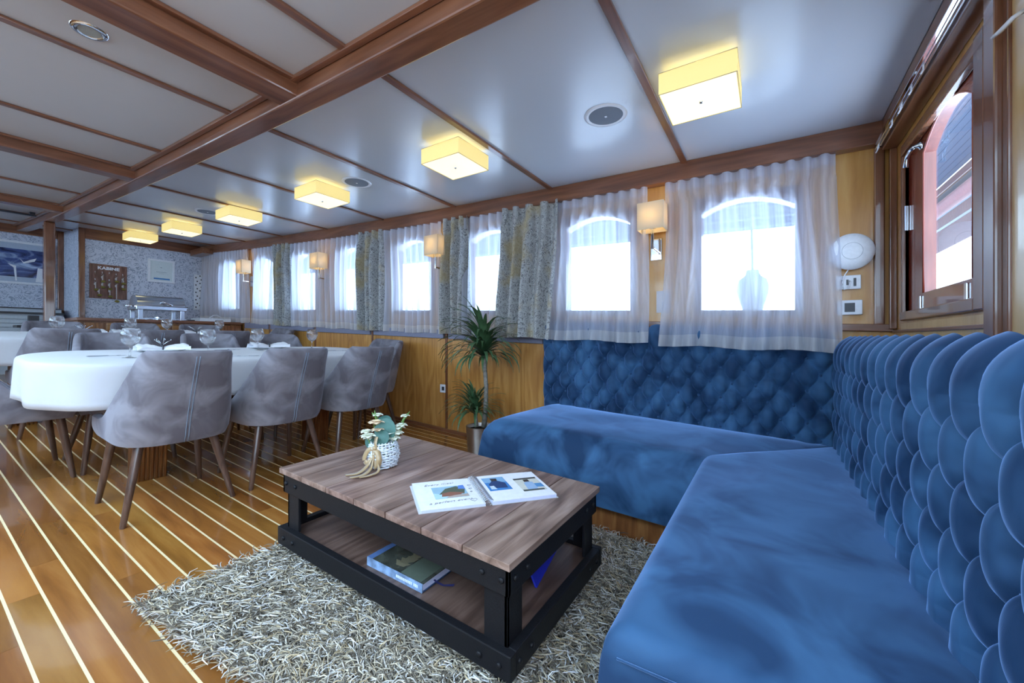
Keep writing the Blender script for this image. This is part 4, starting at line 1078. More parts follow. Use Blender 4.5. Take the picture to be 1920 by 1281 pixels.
# perforated white panel leaning in the corner
t = thing('peg_panel', 'white panel with dark round holes leaning in the far window corner', 'panel', (2.84, FY-.1, 1.5))
q = MB(); q.box(2.765, 2.90, FY-.06, FY-.045, 1.50, 2.07); obj('board', q, 'whitel', t, bevel=.002)
for r in range(9):
    for k in range(2):
        q = MB(); X_ = 2.79+.055*k+(.018 if r % 2 else 0); Z_ = 1.54+.06*r+k*.03
        q.lathe([(0, .001), (.011, .001), (.011, -.001)], (0, 0, 0), 10); q.v = [(X_+a, FY-.0605-c, Z_+bb) for a, bb, c in q.v]; obj('hole', q, 'darkgrey', t)
# key board
bx0, bx1, bz0, bz1 = 1.578, 1.965, 1.592, 2.072; yk = FY-.022
t = thing('key_board', 'brown wooden key board lettered KABINE with rows of numbered hooks', 'key board', ((bx0+bx1)/2, yk, bz0))
q = MB(); q.box(bx0, bx1, yk, FY-.001, bz0, bz1); obj('board', q, wood('key board wood', (.10, .04, .025), (.17, .075, .05), (.25, .12, .085), 'Z', 2.5, .4, .2), t, bevel=.003)
def text(s, x, z, size, m, parent, y, name='lettering', rot=(PI/2, 0, 0), ext=.0008, sx=1, shear=0, bold=0, align='CENTER'):
    c = bpy.data.curves.new(name, 'FONT'); c.body = s; c.size = size; c.align_x = align; c.align_y = 'CENTER'; c.extrude = ext; c.offset = bold; c.shear = shear; c.resolution_u = 3
    return mesh_text(c, name, m, parent, Vector((x, y, z))-wloc(parent), rot, (sx, 1, 1))
text('KABINE', (bx0+bx1)/2-.002, bz1-.055, .056, 'white', t, yk-.001, bold=.0022, sx=1.18)
M['keyg'] = plain('grey key', (.50, .48, .46), .3, .8)
pos = []
for i in range(10):
    r, c_ = divmod(i, 5)
    pos.append((bx0+.055+.071*c_, bz1-.115-.10*r-(.0 if c_ < 3 else .008)))
for i, (px, pz) in enumerate(pos):
    text(str(i+1), px, pz, .030, 'white', t, yk-.001, 'number')
    q = MB(); q.tube([(px, yk, pz-.025), (px, yk-.02, pz-.025), (px, yk-.022, pz-.017)], .0025, 5); obj('hook', q, 'brass', t)
for i, (px, pz) in enumerate(pos+[(bx0+.09, bz1-.31), (bx0+.20, bz1-.30)]):
    if i in (0, 2): continue
    lab = 'brass tagged cabin key, %s row of the key board, %s hook from left' % (('upper', 'lower')[i//5], ('first', 'second', 'third', 'fourth', 'fifth')[i % 5]) if i < 10 else ['lowest left cabin key with brass tag on the key board', 'lowest middle cabin key with brass tag on the key board'][i-10]
    dz_ = .09+.02*((i*7) % 3)
    if i == 8: lab = 'cabin key hanging lowest, its brass tag below the key board'; dz_ = .27
    k = thing('cabin_key', lab, 'key', (px, yk-.02, pz-.03), 'keys on the key board')
    q = MB(); q.tube([(px+.012*math.cos(a), yk-.021, pz-.036+.014*math.sin(a)) for a in [j*PI/6 for j in range(12)]], .002, 4, closed=True); obj('ring', q, 'steel', k)
    q = MB(); q.box(px-.005, px+.005, yk-.024, yk-.021, pz-dz_, pz-.045); q.box(px-.016, px-.003, yk-.024, yk-.021, pz-.085, pz-.055); obj('blade', q, 'keyg', k)
    q = MB(); q.lathe([(0, .005), (.02, .004), (.024, 0), (.02, -.004), (0, -.005)], (0, 0, 0), 14); q.v = [(px+.006+a*1.1, yk-.024-c*.8, pz-dz_-.018+bb*.75) for a, bb, c in q.v]; obj('tag', q, 'brass', k, smooth=True)
# certificate frame
fx0, fx1, fz0, fz1 = 2.20, 2.525, 1.892, 2.242
t = thing('picture_frame', 'white framed certificate with a blue bar on the far wall', 'picture frame', ((fx0+fx1)/2, FY, fz0))
q = MB(); w = .028
for a0, a1, c0_, c1_ in ((fx0, fx1, fz1-w, fz1), (fx0, fx1, fz0, fz0+w), (fx0, fx0+w, fz0+w, fz1-w), (fx1-w, fx1, fz0+w, fz1-w)): q.box(a0, a1, FY-.028, FY-.001, c0_, c1_)
obj('frame', q, 'white', t, bevel=.002)
q = MB(); q.box(fx0+w, fx1-w, FY-.012, FY-.001, fz0+w, fz1-w); obj('sheet', q, flat('certificate paper', (.66, .74, .76)), t)
q = MB(); q.box(fx0+.07, fx1-.06, FY-.0135, FY-.0122, fz0+.045, fz0+.068); obj('blue_bar', q, flat('print blue', (.06, .24, .55)), t)
q = MB(); q.box(fx0+.10, fx1-.10, FY-.0135, FY-.0122, fz0+.155, fz0+.161); q.box(fx0+.135, fx1-.13, FY-.0135, FY-.0122, fz0+.135, fz0+.138); q.box(fx0+.15, fx0+.17, FY-.0135, FY-.0122, fz0+.225, fz0+.235); obj('print_lines', q, flat('print grey', (.3, .38, .42)), t)
# poster in the recess
px0, px1, pz0, pz1 = .30, 1.413, 1.795, 2.395; yp = 8.9
t = thing('poster', 'large white framed dark blue boat photograph half behind the pillar', 'picture', ((px0+px1)/2, yp, pz0))
q = MB(); w = .03
for a0, a1, c0_, c1_ in ((px0, px1, pz1-w, pz1), (px0, px1, pz0, pz0+w), (px0, px0+w, pz0+w, pz1-w), (px1-w, px1, pz0+w, pz1-w)): q.box(a0, a1, yp-.03, yp-.001, c0_, c1_)
obj('frame', q, 'white', t, bevel=.002)
q = MB(); q.box(px0+w, px1-w, yp-.012, yp-.001, pz0+w, pz1-w); obj('mount_board', q, flat('poster mount', (.42, .50, .62)), t)
m_, nt_, b__ = mat('harbour photograph'); tc = N(nt_, 'ShaderNodeTexCoord'); mp = N(nt_, 'ShaderNodeMapping'); mp.inputs['Scale'].default_value = (3, 3, 7)
no = N(nt_, 'ShaderNodeTexNoise', Scale=1.4, Detail=5, Distortion=1.); r = N(nt_, 'ShaderNodeValToRGB'); e = r.color_ramp.elements
e[0].position = .36; e[0].color = (.015, .02, .07, 1); e[1].position = .68; e[1].color = (.45, .58, .80, 1); x_ = e.new(.52); x_.color = (.07, .11, .30, 1)
L(nt_, tc.outputs['Object'], mp.inputs[0]); L(nt_, mp.outputs[0], no.inputs['Vector']); L(nt_, no.outputs['Fac'], r.inputs[0]); L(nt_, r.outputs[0], b__.inputs['Base Color']); b__.inputs['Roughness'].default_value = .15
q = MB(); q.box(px0+.08, px1-.07, yp-.0135, yp-.0122, pz0+.10, pz1-.11); obj('photograph', q, m_, t)
q = MB(); q.add([(.98, yp-.015, 2.07), (1.05, yp-.015, 2.05), (1.06, yp-.015, 1.84), (1.045, yp-.015, 1.84), (1.03, yp-.015, 2.02)], [(0, 1, 2, 3, 4)])
q.add([(1.23, yp-.015, 1.84), (1.34, yp-.015, 1.84), (1.34, yp-.015, 2.04), (1.25, yp-.015, 2.04)], [(0, 1, 2, 3)]); q.add([(1.08, yp-.015, 2.16), (1.12, yp-.015, 2.09), (1.22, yp-.015, 2.13), (1.24, yp-.015, 2.18), (1.18, yp-.015, 2.15), (1.12, yp-.015, 2.11)], [(0, 1, 2, 3, 4, 5)])
obj('white_shapes', q, 'white', t)
# low cabinet / shutter front in the recess
t = thing('recess_counter', 'pale counter with ribbed grey front and dark rails in the recess', 'counter', (.5, 8.5, fz(8.5)))
q = MB(); q.box(LX+.02, 1.42, 8.42, 8.84, fz(8.4), 1.36); obj('body', q, flat('pale grey counter', (.50, .56, .62)), t)
for k in range(7):
    q = MB(); q.box(LX+.02, 1.42, 8.402, 8.4195, 1.29-.055*k, 1.335-.055*k); obj('slat', q, flat('ribbed panel', (.55, .62, .68)) if k == 0 else bpy.data.materials['ribbed panel'], t, bevel=.004)
q = MB(); q.box(LX+.02, 1.43, 8.36, 8.84, 1.361, 1.385); q.box(LX+.02, 1.43, 8.5, 8.84, 1.4351, 1.45); obj('rail', q, 'darkgrey', t)
q = MB(); q.box(LX+.02, 1.42, 8.52, 8.84, 1.385, 1.435); obj('ledge', q, flat('pale ledge', (.55, .60, .66)), t)
q = MB(); z_ = fz(8.06); q.box(1.06, 1.15, 8.08, 8.16, 1.20, 1.33); q.box(1.075, 1.135, 8.079, 8.0799, 1.21, 1.31)
tag(obj('napkin_box', q, 'darkgrey', bevel=.004), 'small dark holder standing in front of the ribbed counter', 'holder')
t = thing('side_table', 'small dark side table carrying the holder before the ribbed counter', 'table', (1.1, 8.12, fz(8.12)))
q = MB(); q.box(.95, 1.25, 7.98, 8.26, 1.17, 1.20); obj('tabletop', q, 'darkgrey', t)
q = MB(); q.box(1.07, 1.13, 8.08, 8.16, fz(8.1), 1.17); obj('post', q, 'darkgrey', t)

# ================================================================ POTTED PALM
px, py = 2.60, 1.95; pz = fz(py)
t = thing('potted_dracaena', 'tall dracaena palm with two leaf crowns in a brushed metal pot beside the sofa', 'plant', (px, py, pz))
q = MB(); q.lathe([(0, .002), (.095, .002), (.105, .01), (.120, .215), (.123, .228), (.118, .230), (.114, .22), (.112, .19)], (px, py, pz), 40); obj('pot', q, 'copper', t, smooth='auto')
q = MB(); q.lathe([(0, .207), (.113, .20)], (px, py, pz), 24); obj('soil', q, 'soil', t)
t1 = [(px+.01, py-.02, pz+.22), (px-.0, py-.045, pz+.38), (px+.0, py-.05, pz+.55), (px-.0, py-.035, pz+.72), (px-.005, py-.03, pz+.86)]
q = MB(); q.tube(t1, [.021, .019, .017, .016, .016], 10); obj('trunk', q, 'trunk', t, smooth=True)
t2 = [(px-.02, py+.03, pz+.22), (px-.025, py+.04, pz+.36)]
q = MB(); q.tube(t2, [.015, .013], 10); obj('trunk', q, 'trunk', t, smooth=True)
leaf_me = []
rl = random.Random(21)
for k in range(8):
    Ln = 1.; bend = .5+.22*k; q = MB(); G = []; n = 9; a = 0.; x = z = 0.
    for i in range(n+1):
        u = i/n; w = .040*math.sin(PI*min(1, .12+u*.88))**.7*(1-u**6)+.0015
        a = u*u*bend
        if i: x += math.sin(a)/n; z += math.cos(a)/n
        G.append([(x+.0, -w, z+.008), (x, 0, z), (x, w, z+.008)])
    q.grid(G); leaf_me.append(q)
lm = {}
def leaf(parent, p, az, tilt, length, kind):
    if kind not in lm: s = obj('leaf', leaf_me[kind], 'leaf', parent, smooth=True, world=False); lm[kind] = s.data
    else: s = bpy.data.objects.new('leaf', lm[kind]); COL.objects.link(s); s.parent = parent
    s.location = Vector(p)-wloc(parent); s.rotation_euler = (Matrix.Rotation(az, 3, 'Z') @ Matrix.Rotation(tilt, 3, 'Y')).to_euler(); s.scale = (length, length*1.0, length)
for k in range(150):
    u = k/150; az = k*2.39996+rl.uniform(-.2, .2); tl = .10+1.25*u**.8+rl.uniform(-.1, .1)
    dx = math.cos(az); ln_ = rl.uniform(.30, .44)*(1-.35*max(0, dx)); 
    leaf(t, (px-.005, py-.03, pz+.87-.10*u), az, tl, ln_, min(7, int(rl.uniform(2, 6)+u*2)))
leaf(t, (px-.01, py-.02, pz+.87), 2.6, .12, .43, 1)
for k in range(90):
    u = k/90; az = k*2.39996+rl.uniform(-.2, .2); tl = .15+1.15*u**.8; dx = math.cos(az)
    leaf(t, (px-.025, py+.04, pz+.37-.05*u), az, tl, rl.uniform(.24, .36)*(1-.35*max(0, dx)), min(7, int(rl.uniform(2, 5)+u*2)))

# ================================================================ ON THE COFFEE TABLE
def T(y): return cf(y)+.4112
# bouquet basket
bxp, byp = 1.17, 1.40; bz = T(byp)
t = thing('flower_basket', 'small white wicker basket of ivory flowers with a gold ribbon bow', 'bouquet', (bxp, byp, bz))
def br(h): return .050+.014*math.sin(PI*min(1, h/.105))
q = MB(); nr = 13
for r in range(nr):
    h = .004+.0080*r; pts = []
    for k in range(48):
        a = 2*PI*k/48; rr_ = br(h)+.0035*math.sin(12*a+PI*(r % 2))+.001*math.sin(5*a+r); pts.append((bxp+rr_*math.cos(a), byp+rr_*math.sin(a), bz+h+.0018*math.sin(3*a+r*1.7)))
    q.tube(pts, .0034, 5, closed=True)
obj('weave', q, 'wicker', t, smooth=True)
q = MB()
for k in range(24):
    a = 2*PI*k/24; q.tube([(bxp+br(h)*math.cos(a), byp+br(h)*math.sin(a), bz+h) for h in (.002, .03, .06, .09, .107)], .0026, 5)
obj('stake', q, 'wicker', t, smooth=True)
q = MB(); q.lathe([(0, .004), (.048, .004)], (bxp, byp, bz), 20); obj('base', q, 'wicker', t)
def flower(p, r, m, n1=6, seed=0):
    rn = random.Random(seed); f = None
    q = MB()
    for lay, (np_, op, sc) in enumerate(((n1, .95, 1.), (n1, .6, .85), (4, .25, .62))):
        for k in range(np_):
            a = 2*PI*k/np_+lay*.5+rn.uniform(-.2, .2); G = []
            for i in range(6):
                u = i/5; th = op*u*1.35; ro = r*sc*(math.sin(th)*1.0*u+.12); hz = r*sc*(math.cos(th)*u*.9)
                w = r*.62*sc*math.sin(PI*min(1, .15+u*.8))
                c_, s_ = math.cos(a), math.sin(a); row = []
                for j in (-1, -.5, 0, .5, 1):
                    cup = .25*w*j*j
                    row.append((p[0]+(ro-cup*.6)*c_-j*w*s_, p[1]+(ro-cup*.6)*s_+j*w*c_, p[2]+hz+cup*.5+rn.uniform(-.0008, .0008)))
                G.append(row)
            q.grid(G)
    return q
fl = [(-.055, .03, .125, .024, 'petal'), (-.045, .055, .14, .02, 'petal'), (-.02, .02, .178, .024, 'peach'), (-.022, .01, .150, .020, 'peach'), (.005, .045, .205, .018, 'petal'),
      (.035, -.035, .128, .026, 'petal'), (.05, -.03, .148, .024, 'petal'), (.06, -.045, .16, .02, 'petal'), (.075, -.05, .20, .016, 'petal'), (-.03, .05, .11, .022, 'petal'), (.02, -.04, .11, .022, 'petal'), (-.01, .05, .175, .018, 'peach'), (.055, -.015, .12, .022, 'petal')]
for i, (dx, dy, dz, r_, mm) in enumerate(fl):
    f = obj('blossom', flower((bxp+dx, byp+dy, bz+dz), r_*1.35, mm, 6, i), mm, t, smooth=True)
    q = MB(); q.tube([(bxp+dx*.4, byp+dy*.4, bz+.06), (bxp+dx*.8, byp+dy*.8, bz+dz*.7), (bxp+dx, byp+dy, bz+dz)], .0022, 5); obj('stem', q, 'stemg', f)
for (dx, dy, dz, ex, ey, ez) in ((-.005, .04, .19, -.01, .045, .235), (.06, -.045, .18, .095, -.06, .225), (.0, .05, .2, -.012, .06, .225)):
    q = MB(); q.tube([(bxp+dx, byp+dy, bz+dz), (bxp+(dx+ex)/2, byp+(dy+ey)/2, bz+(dz+ez)/2), (bxp+ex, byp+ey, bz+ez)], [.003, .0055, .001], 6); obj('bud', q, 'stemg', t, smooth=True)
def disc_leaf(c, n, r, m, name, r2=None):
    n = Vector(n).normalized(); a = n.cross(Vector((0, 0, 1))).normalized(); b_ = n.cross(a); G = []
    for i in range(6):
        row = []
        for k in range(21):
            w = 2*PI*k/20; rr_ = i/5
            p = Vector(c)+a*math.cos(w)*r*rr_+b_*math.sin(w)*(r2 or r)*rr_+n*(.12*r*rr_*rr_*math.cos(2*w)+.02*r); row.append(tuple(p))
        G.append(row)
    q = MB(); q.grid(G); return obj(name, q, m, t, smooth=True)
disc_leaf((bxp+.0, byp-.012, bz+.152), (-.75, -.55, .2), .045, 'euca', 'leaf', .052)
disc_leaf((bxp-.02, byp-.015, bz+.125), (-.8, -.45, .35), .032, 'euca', 'leaf')
disc_leaf((bxp-.035, byp+.045, bz+.105), (-.9, -.2, .2), .022, 'euca', 'leaf', .03)
disc_leaf((bxp+.015, byp+.01, bz+.185), (-.6, -.5, .5), .03, 'euca', 'leaf')
def strip(pts, w, m, par, name, wd=(0, 0, 1)):
    G = []; pts = [Vector(p) for p in pts]; n = len(pts); s_ = []
    for i in range(n-1):          # Catmull-Rom
        p0, p1, p2, p3 = pts[max(0, i-1)], pts[i], pts[i+1], pts[min(n-1, i+2)]
        for k in range(6):
            u = k/6; s_.append(.5*((2*p1)+(p2-p0)*u+(2*p0-5*p1+4*p2-p3)*u*u+(3*p1-p0-3*p2+p3)*u**3))
    s_.append(pts[-1]); wv = Vector(wd).normalized()
    for i, p in enumerate(s_):
        tn_ = (s_[min(i+1, len(s_)-1)]-s_[max(0, i-1)]).normalized(); a = tn_.cross(wv)
        a = (tn_.cross(a)).normalized() if a.length > .05 else wv
        G.append([tuple(p-a*w/2), tuple(p), tuple(p+a*w/2)])
    q = MB(); q.grid(G); o = obj(name, q, m, par, smooth=True); md = o.modifiers.new('th', 'SOLIDIFY'); md.thickness = .0008; return o
kx, ky, kz = bxp-.055, byp-.015, bz+.088
q = MB(); q.lathe([(0, -.011), (.009, -.008), (.012, 0), (.009, .009), (0, .011)], (kx, ky, kz), 12); bow = obj('bow_knot', q, 'ribbon', t, smooth=True)
strip([(kx, ky, kz), (kx-.012, ky+.03, kz-.01), (kx-.02, ky+.045, kz-.045), (kx-.018, ky+.025, kz-.06), (kx-.006, ky+.008, kz-.03), (kx, ky, kz)], .020, 'ribbon', t, 'ribbon_loop', (0, .6, .8))
strip([(kx, ky, kz), (kx-.004, ky-.02, kz-.012), (kx-.008, ky-.034, kz-.045), (kx-.008, ky-.022, kz-.075), (kx-.006, ky-.008, kz-.04), (kx, ky, kz)], .022, 'ribbon', t, 'ribbon_loop', (.8, -.5, .3))
strip([(kx, ky, kz), (kx-.010, ky+.012, kz-.04), (kx-.030, ky+.015, kz-.068), (kx-.075, ky+.012, kz-.0845), (kx-.115, ky+.035, kz-.0845)], .024, 'ribbon', t, 'ribbon_tail', (.3, 1, 0))
strip([(kx, ky, kz), (kx-.012, ky+.002, kz-.045), (kx-.03, ky-.006, kz-.075), (kx-.075, ky-.022, kz-.0848), (kx-.125, ky-.010, kz-.084)], .022, 'ribbon', t, 'ribbon_tail', (.3, 1, 0))
strip([(kx, ky, kz), (kx-.008, ky-.02, kz-.05), (kx-.022, ky-.045, kz-.08), (kx-.07, ky-.045, kz-.0852), (kx-.10, ky-.03, kz-.0852)], .018, 'ribbon', t, 'ribbon_tail', (.3, 1, 0))
strip([(kx, ky, kz), (kx+.0, ky+.0, kz+.02), (kx+.012, ky+.006, kz+.045)], .018, 'ribbon', t, 'ribbon_band', (0, 1, 0))
# spiral photo album, pages ruled in a local frame: spine direction e2, across e1
A0 = Vector((1.205, .91, 0)); ang_ = math.atan2(-.385, .52)
al = thing('photo_album', 'open spiral-bound photo album with handwriting and pasted holiday photographs', 'album', (A0.x, A0.y, T(A0.y)+.0004))
al.rotation_euler = (Matrix.Rotation(slope(1.14), 3, 'X') @ Matrix.Rotation(ang_, 3, 'Z')).to_euler()
LW, RW, HH = .232, .262, .118
def page(xa, xb, z0, z1, m, name, bow=.0):
    q = MB(); n = 10; G = []
    for i in range(n+1):
        u = i/n; x = xa+(xb-xa)*u; G.append((x, z1+bow*math.sin(PI*min(1, u))))
    for i in range(n):
        (xa_, za), (xb_, zb_) = G[i], G[i+1]
        q.add([(xa_, -HH, z0), (xb_, -HH, z0), (xb_, HH, z0), (xa_, HH, z0), (xa_, -HH, za), (xb_, -HH, zb_), (xb_, HH, zb_), (xa_, HH, za)], [(0, 3, 2, 1), (4, 5, 6, 7), (0, 1, 5, 4), (3, 7, 6, 2)]+([(0, 4, 7, 3)] if i == 0 else [])+([(1, 2, 6, 5)] if i == n-1 else []))
    return obj(name, q, m, al, world=False)
page(-LW-.008, -.012, 0, .0022, 'cloth', 'cover'); page(.012, RW+.004, 0, .0022, 'cloth', 'cover')
page(-LW, -.014, .0023, .010, 'pageedge', 'page_block'); page(.014, RW-.004, .0023, .013, 'pageedge', 'page_block')
page(-LW-.001, -.013, .0103, .0110, 'paper', 'page', .001); page(.013, RW-.003, .0133, .0140, 'paper', 'page', .001)
q = MB()
for k in range(26):
    y = -HH+.008+k*(2*HH-.016)/25; q.tube([(.019*math.cos(a), y, .010+.011*math.sin(a)) for a in [j*PI/5 for j in range(10)]], .0011, 4, closed=True)
obj('spiral', q, 'steel', al, world=False, smooth=True)
def pic(x0, x1, y0, y1, z, pieces, name='photo'):
    ms = []; q = MB(); q.box(x0, x1, y0, y1, z, z+.0006, 0); ms.append(pieces[0])
    for i, (poly, mm) in enumerate(pieces[1:]):
        q.add([(x0+(x1-x0)*u, y0+(y1-y0)*v, z+.0008+.00005*i) for u, v in poly], [tuple(range(len(poly)))], i+1); ms.append(mm)
    return obj(name, q, ms, al, world=False, recalc=False)
col = lambda n, c: flat(n, c, .25)
pic(-.172, -.052, -.048, .052, .0122, [col('print sky', (.35, .55, .68)), ([(0, .0), (.45, 0), (.3, .3), (0, .5)], col('print sea', (.50, .72, .78))), ([(.15, .35), (.9, .25), (1, .7), (.75, .95), (.4, .8)], col('print hill', (.10, .12, .08))), ([(.2, .15), (.7, .1), (.9, .35), (.5, .5), (.25, .42)], col('print people', (.28, .12, .08))), ([(.3, .0), (1, 0), (1, .22), (.6, .18), (.4, .12)], col('print deck', (.50, .40, .34))), ([(.78, .7), (1, .62), (1, 1), (.85, 1)], col('print blue boat', (.12, .25, .65)))])
pic(.030, .118, -.035, .088, .0152, [col('print blue sea', (.05, .22, .55)), ([(0, .62), (1, .58), (1, 1), (0, 1)], col('print haze', (.25, .45, .68))), ([(.18, .18), (.85, .12), (.9, .5), (.62, .72), (.35, .7), (.12, .45)], col('print navy coat', (.02, .05, .16))), ([(.36, .7), (.62, .7), (.66, .9), (.36, .92)], col('print dark hair', (.03, .025, .03))), ([(.1, .1), (.35, .08), (.3, .35), (.12, .34)], col('print spray', (.65, .75, .85)))])
pic(.150, .245, -.070, .055, .0152, [col('print bright deck', (.70, .68, .60)), ([(0, .88), (1, .88), (1, 1), (0, 1)], col('print rail', (.05, .05, .05))), ([(.42, .25), (1, .2), (1, .5), (.62, .52)], col('print blue seat', (.10, .28, .55))), ([(.22, .05), (.66, .05), (.70, .62), (.5, .72), (.3, .6)], col('print pale shirt', (.35, .50, .72))), ([(.36, .68), (.6, .68), (.6, .86), (.38, .86)], col('print hair', (.04, .03, .03))), ([(0, 0), (.9, 0), (.9, .1), (0, .12)], col('print floor', (.08, .09, .08)))])
def note(s, x, y, size, z=.0124, r=0, sc=1.2):
    c = bpy.data.curves.new('handwriting', 'FONT'); c.body = s; c.size = size; c.align_x = 'CENTER'; c.align_y = 'CENTER'; c.shear = .35; c.extrude = .0002; c.offset = -.0004; c.resolution_u = 2
    mesh_text(c, 'handwriting', 'darkgrey', al, (x, y, z), (0, 0, r), (sc, 1, 1))
note('Every meal', -.140, .080, .021, r=.04); note('a perfect event', -.125, -.074, .021, r=.06)
def heart(x, y, s):
    q = MB(); q.tube([(x+s*16*math.sin(a)**3/16, y+s*(13*math.cos(a)-5*math.cos(2*a)-2*math.cos(3*a)-math.cos(4*a))/16, .0124) for a in [j*PI/9 for j in range(18)]], .0005, 4, closed=True); obj('heart', q, 'darkgrey', al, world=False)
heart(-.030, .045, .007); heart(-.033, .015, .006); heart(-.036, -.012, .004); heart(-.045, -.082, .012)
# book on the shelf
def SH(y): return cf(y)+.1503
B0 = Vector((.955, .955, 0)); t = thing('book', 'thick glossy cookbook with dark cover, pale spine and blue ribbon on the lower shelf', 'book', (B0.x, B0.y, SH(B0.y)))
place(t, B0.x, B0.y, .015, 0, SH(B0.y)+.001)
bw, bl, bh = .150, .270, .030
M['coverd'] = plain('dark photo cover', (.05, .055, .045), .15, 0, .6, .5, 0, 0, 22, .5)
M['coverb'] = plain('dark blue cover', (.02, .05, .13), .2, 0, .6, .5); M['spine'] = plain('blue grey spine', (.22, .32, .50), .3, 0, .5, .3, 0, 0, 30, .5)
q = MB(); q.box(0, bw, 0, bl, bh-.003, bh); cv = obj('cover', q, 'coverd', t, world=False, bevel=.0008)
q = MB(); q.box(0, bw, 0, bl, 0, .003); obj('back_cover', q, 'coverb', t, world=False)
q = MB(); q.box(.003, bw-.004, .004, bl-.004, .003, bh-.003); obj('pages', q, 'pageedge', t, world=False)
q = MB(); q.box(-.0015, .0015, 0, bl, 0, bh); obj('spine', q, 'spine', t, world=False)
q = MB()
for k in range(5): q.add([(.03+.02*k, .12+.01*math.sin(k*2), bh+.0003), (.055+.02*k, .11, bh+.0003), (.05+.02*k, .16+.015*math.cos(k), bh+.0003), (.025+.02*k, .15, bh+.0003)], [(0, 1, 2, 3)])
obj('cover_picture', q, flat('olive print', (.16, .14, .09), .2), t, world=False)
q = MB(); q.box(.004, bw-.01, .012, .105, bh+.0001, bh+.0004); obj('cover_panel', q, flat('grey green print', (.09, .11, .085), .2), t, world=False)
q = MB(); q.box(.0, bw, bl-.025, bl, bh+.0001, bh+.0004); obj('cover_band', q, flat('blue print', (.08, .14, .30), .2), t, world=False)
q = MB(); rk = random.Random(4); y = .02
while y < .115: w = rk.choice((.004, .005, .006)); q.box(-.0023, -.0014, y, y+w, .011, .020); y += w+.0022+(.006 if rk.random() < .15 else 0)
obj('spine_letters', q, 'white', t, world=False)
strip_o = wloc(t)
q = MB(); q.grid([[(.05, -.001, .018), (.058, -.001, .018)], [(.055, -.01, .010), (.063, -.01, .010)], [(.065, -.03, .001), (.074, -.028, .001)], [(.085, -.06, .001), (.097, -.055, .001)]]); obj('bookmark', q, flat('navy ribbon', (.03, .03, .12)), t, world=False)
# leaning blue brochure
t = thing('brochure', 'blue covered brochure propped at the end of the lower shelf', 'brochure', (1.35, .70, SH(.7)))
q = MB(); z0 = SH(.7)+.001; q.add([(1.20, .665, z0), (1.50, .725, z0), (1.50, .775, z0+.10), (1.20, .715, z0+.10), (1.20, .673, z0), (1.50, .733, z0), (1.50, .783, z0+.10), (1.20, .723, z0+.10)], [(0, 1, 2, 3), (4, 7, 6, 5), (0, 4, 5, 1), (1, 5, 6, 2), (2, 6, 7, 3), (3, 7, 4, 0)])
obj('cover', q, flat('strong blue cover', (.02, .03, .40), .3), t)
q = MB(); q.sbox(1.20, 1.50, .735, .93, lambda u: SH(u)+.0005, lambda u: SH(u)+.014, 1); obj('pages', q, 'paper', t)

# ================================================================ ON THE DINING TABLES
def glass_proto(label):
    t = thing('wine_glass', label, 'glass', (0, 0, 0), 'stemmed wine glasses on the dining tables')
    prof = [(0, .0), (.034, .0), (.0345, .0015), (.02, .003), (.006, .008), (.0042, .02), (.0040, .05), (.0052, .062), (.018, .070), (.034, .085), (.044, .108), (.046, .130), (.041, .155), (.036, .168),
            (.0350, .168), (.0400, .155), (.0448, .130), (.0428, .109), (.033, .087), (.017, .0725), (.0, .070)]
    q = MB(); q.lathe(prof, (0, 0, 0), 28); o = obj('goblet', q, M['goblet'], t, smooth=True, world=False); return t
mg, ntg, bg = mat('clear glass'); _o = ntg.nodes['Material Output']; _t = N(ntg, 'ShaderNodeBsdfTransparent'); _x = N(ntg, 'ShaderNodeMixShader'); _x.inputs[0].default_value = .6; L(ntg, _t.outputs[0], _x.inputs[1]); L(ntg, bg.outputs[0], _x.inputs[2]); L(ntg, _x.outputs[0], _o.inputs[0]); bg.inputs['Transmission Weight'].default_value = 1; bg.inputs['Roughness'].default_value = 0; bg.inputs['IOR'].default_value = 1.45; bg.inputs['Base Color'].default_value = (.97, .98, 1, 1); M['goblet'] = mg
def tz(tab): return (T1Y if tab == 1 else T2Y)
def tplane(tab, y): yc = tz(tab); return fz(yc)+TH_+(y-yc)*math.tan(slope(yc))+.003
GL = [(.775, 3.07, 1, 'large goblet on the left of the near table, nearest the camera'), (1.17, 3.10, 1, 'goblet above the nearest chair back on the near table'), (1.60, 3.36, 1, 'goblet in the middle of the near table beside the napkin plate'), (2.07, 3.42, 1, 'goblet standing alone towards the window end of the near table'),
      (.80, 4.98, 2, 'goblet on the left of the far table by the pillar'), (1.30, 5.10, 2, 'goblet on the far table directly above the near large goblet'), (1.62, 5.25, 2, 'goblet on the far table in front of the wide drawer'), (2.10, 5.30, 2, 'goblet on the far table in front of the right sideboard doors')]
gp = None
for x, y, tb, lab in GL:
    if gp is None: gp = glass_proto(lab); g = gp
    else: g = copy_tree(gp); g['label'] = lab
    place(g, x, y, 0, 0, tplane(tb, y)); g.rotation_euler = (slope(y), 0, x*3)
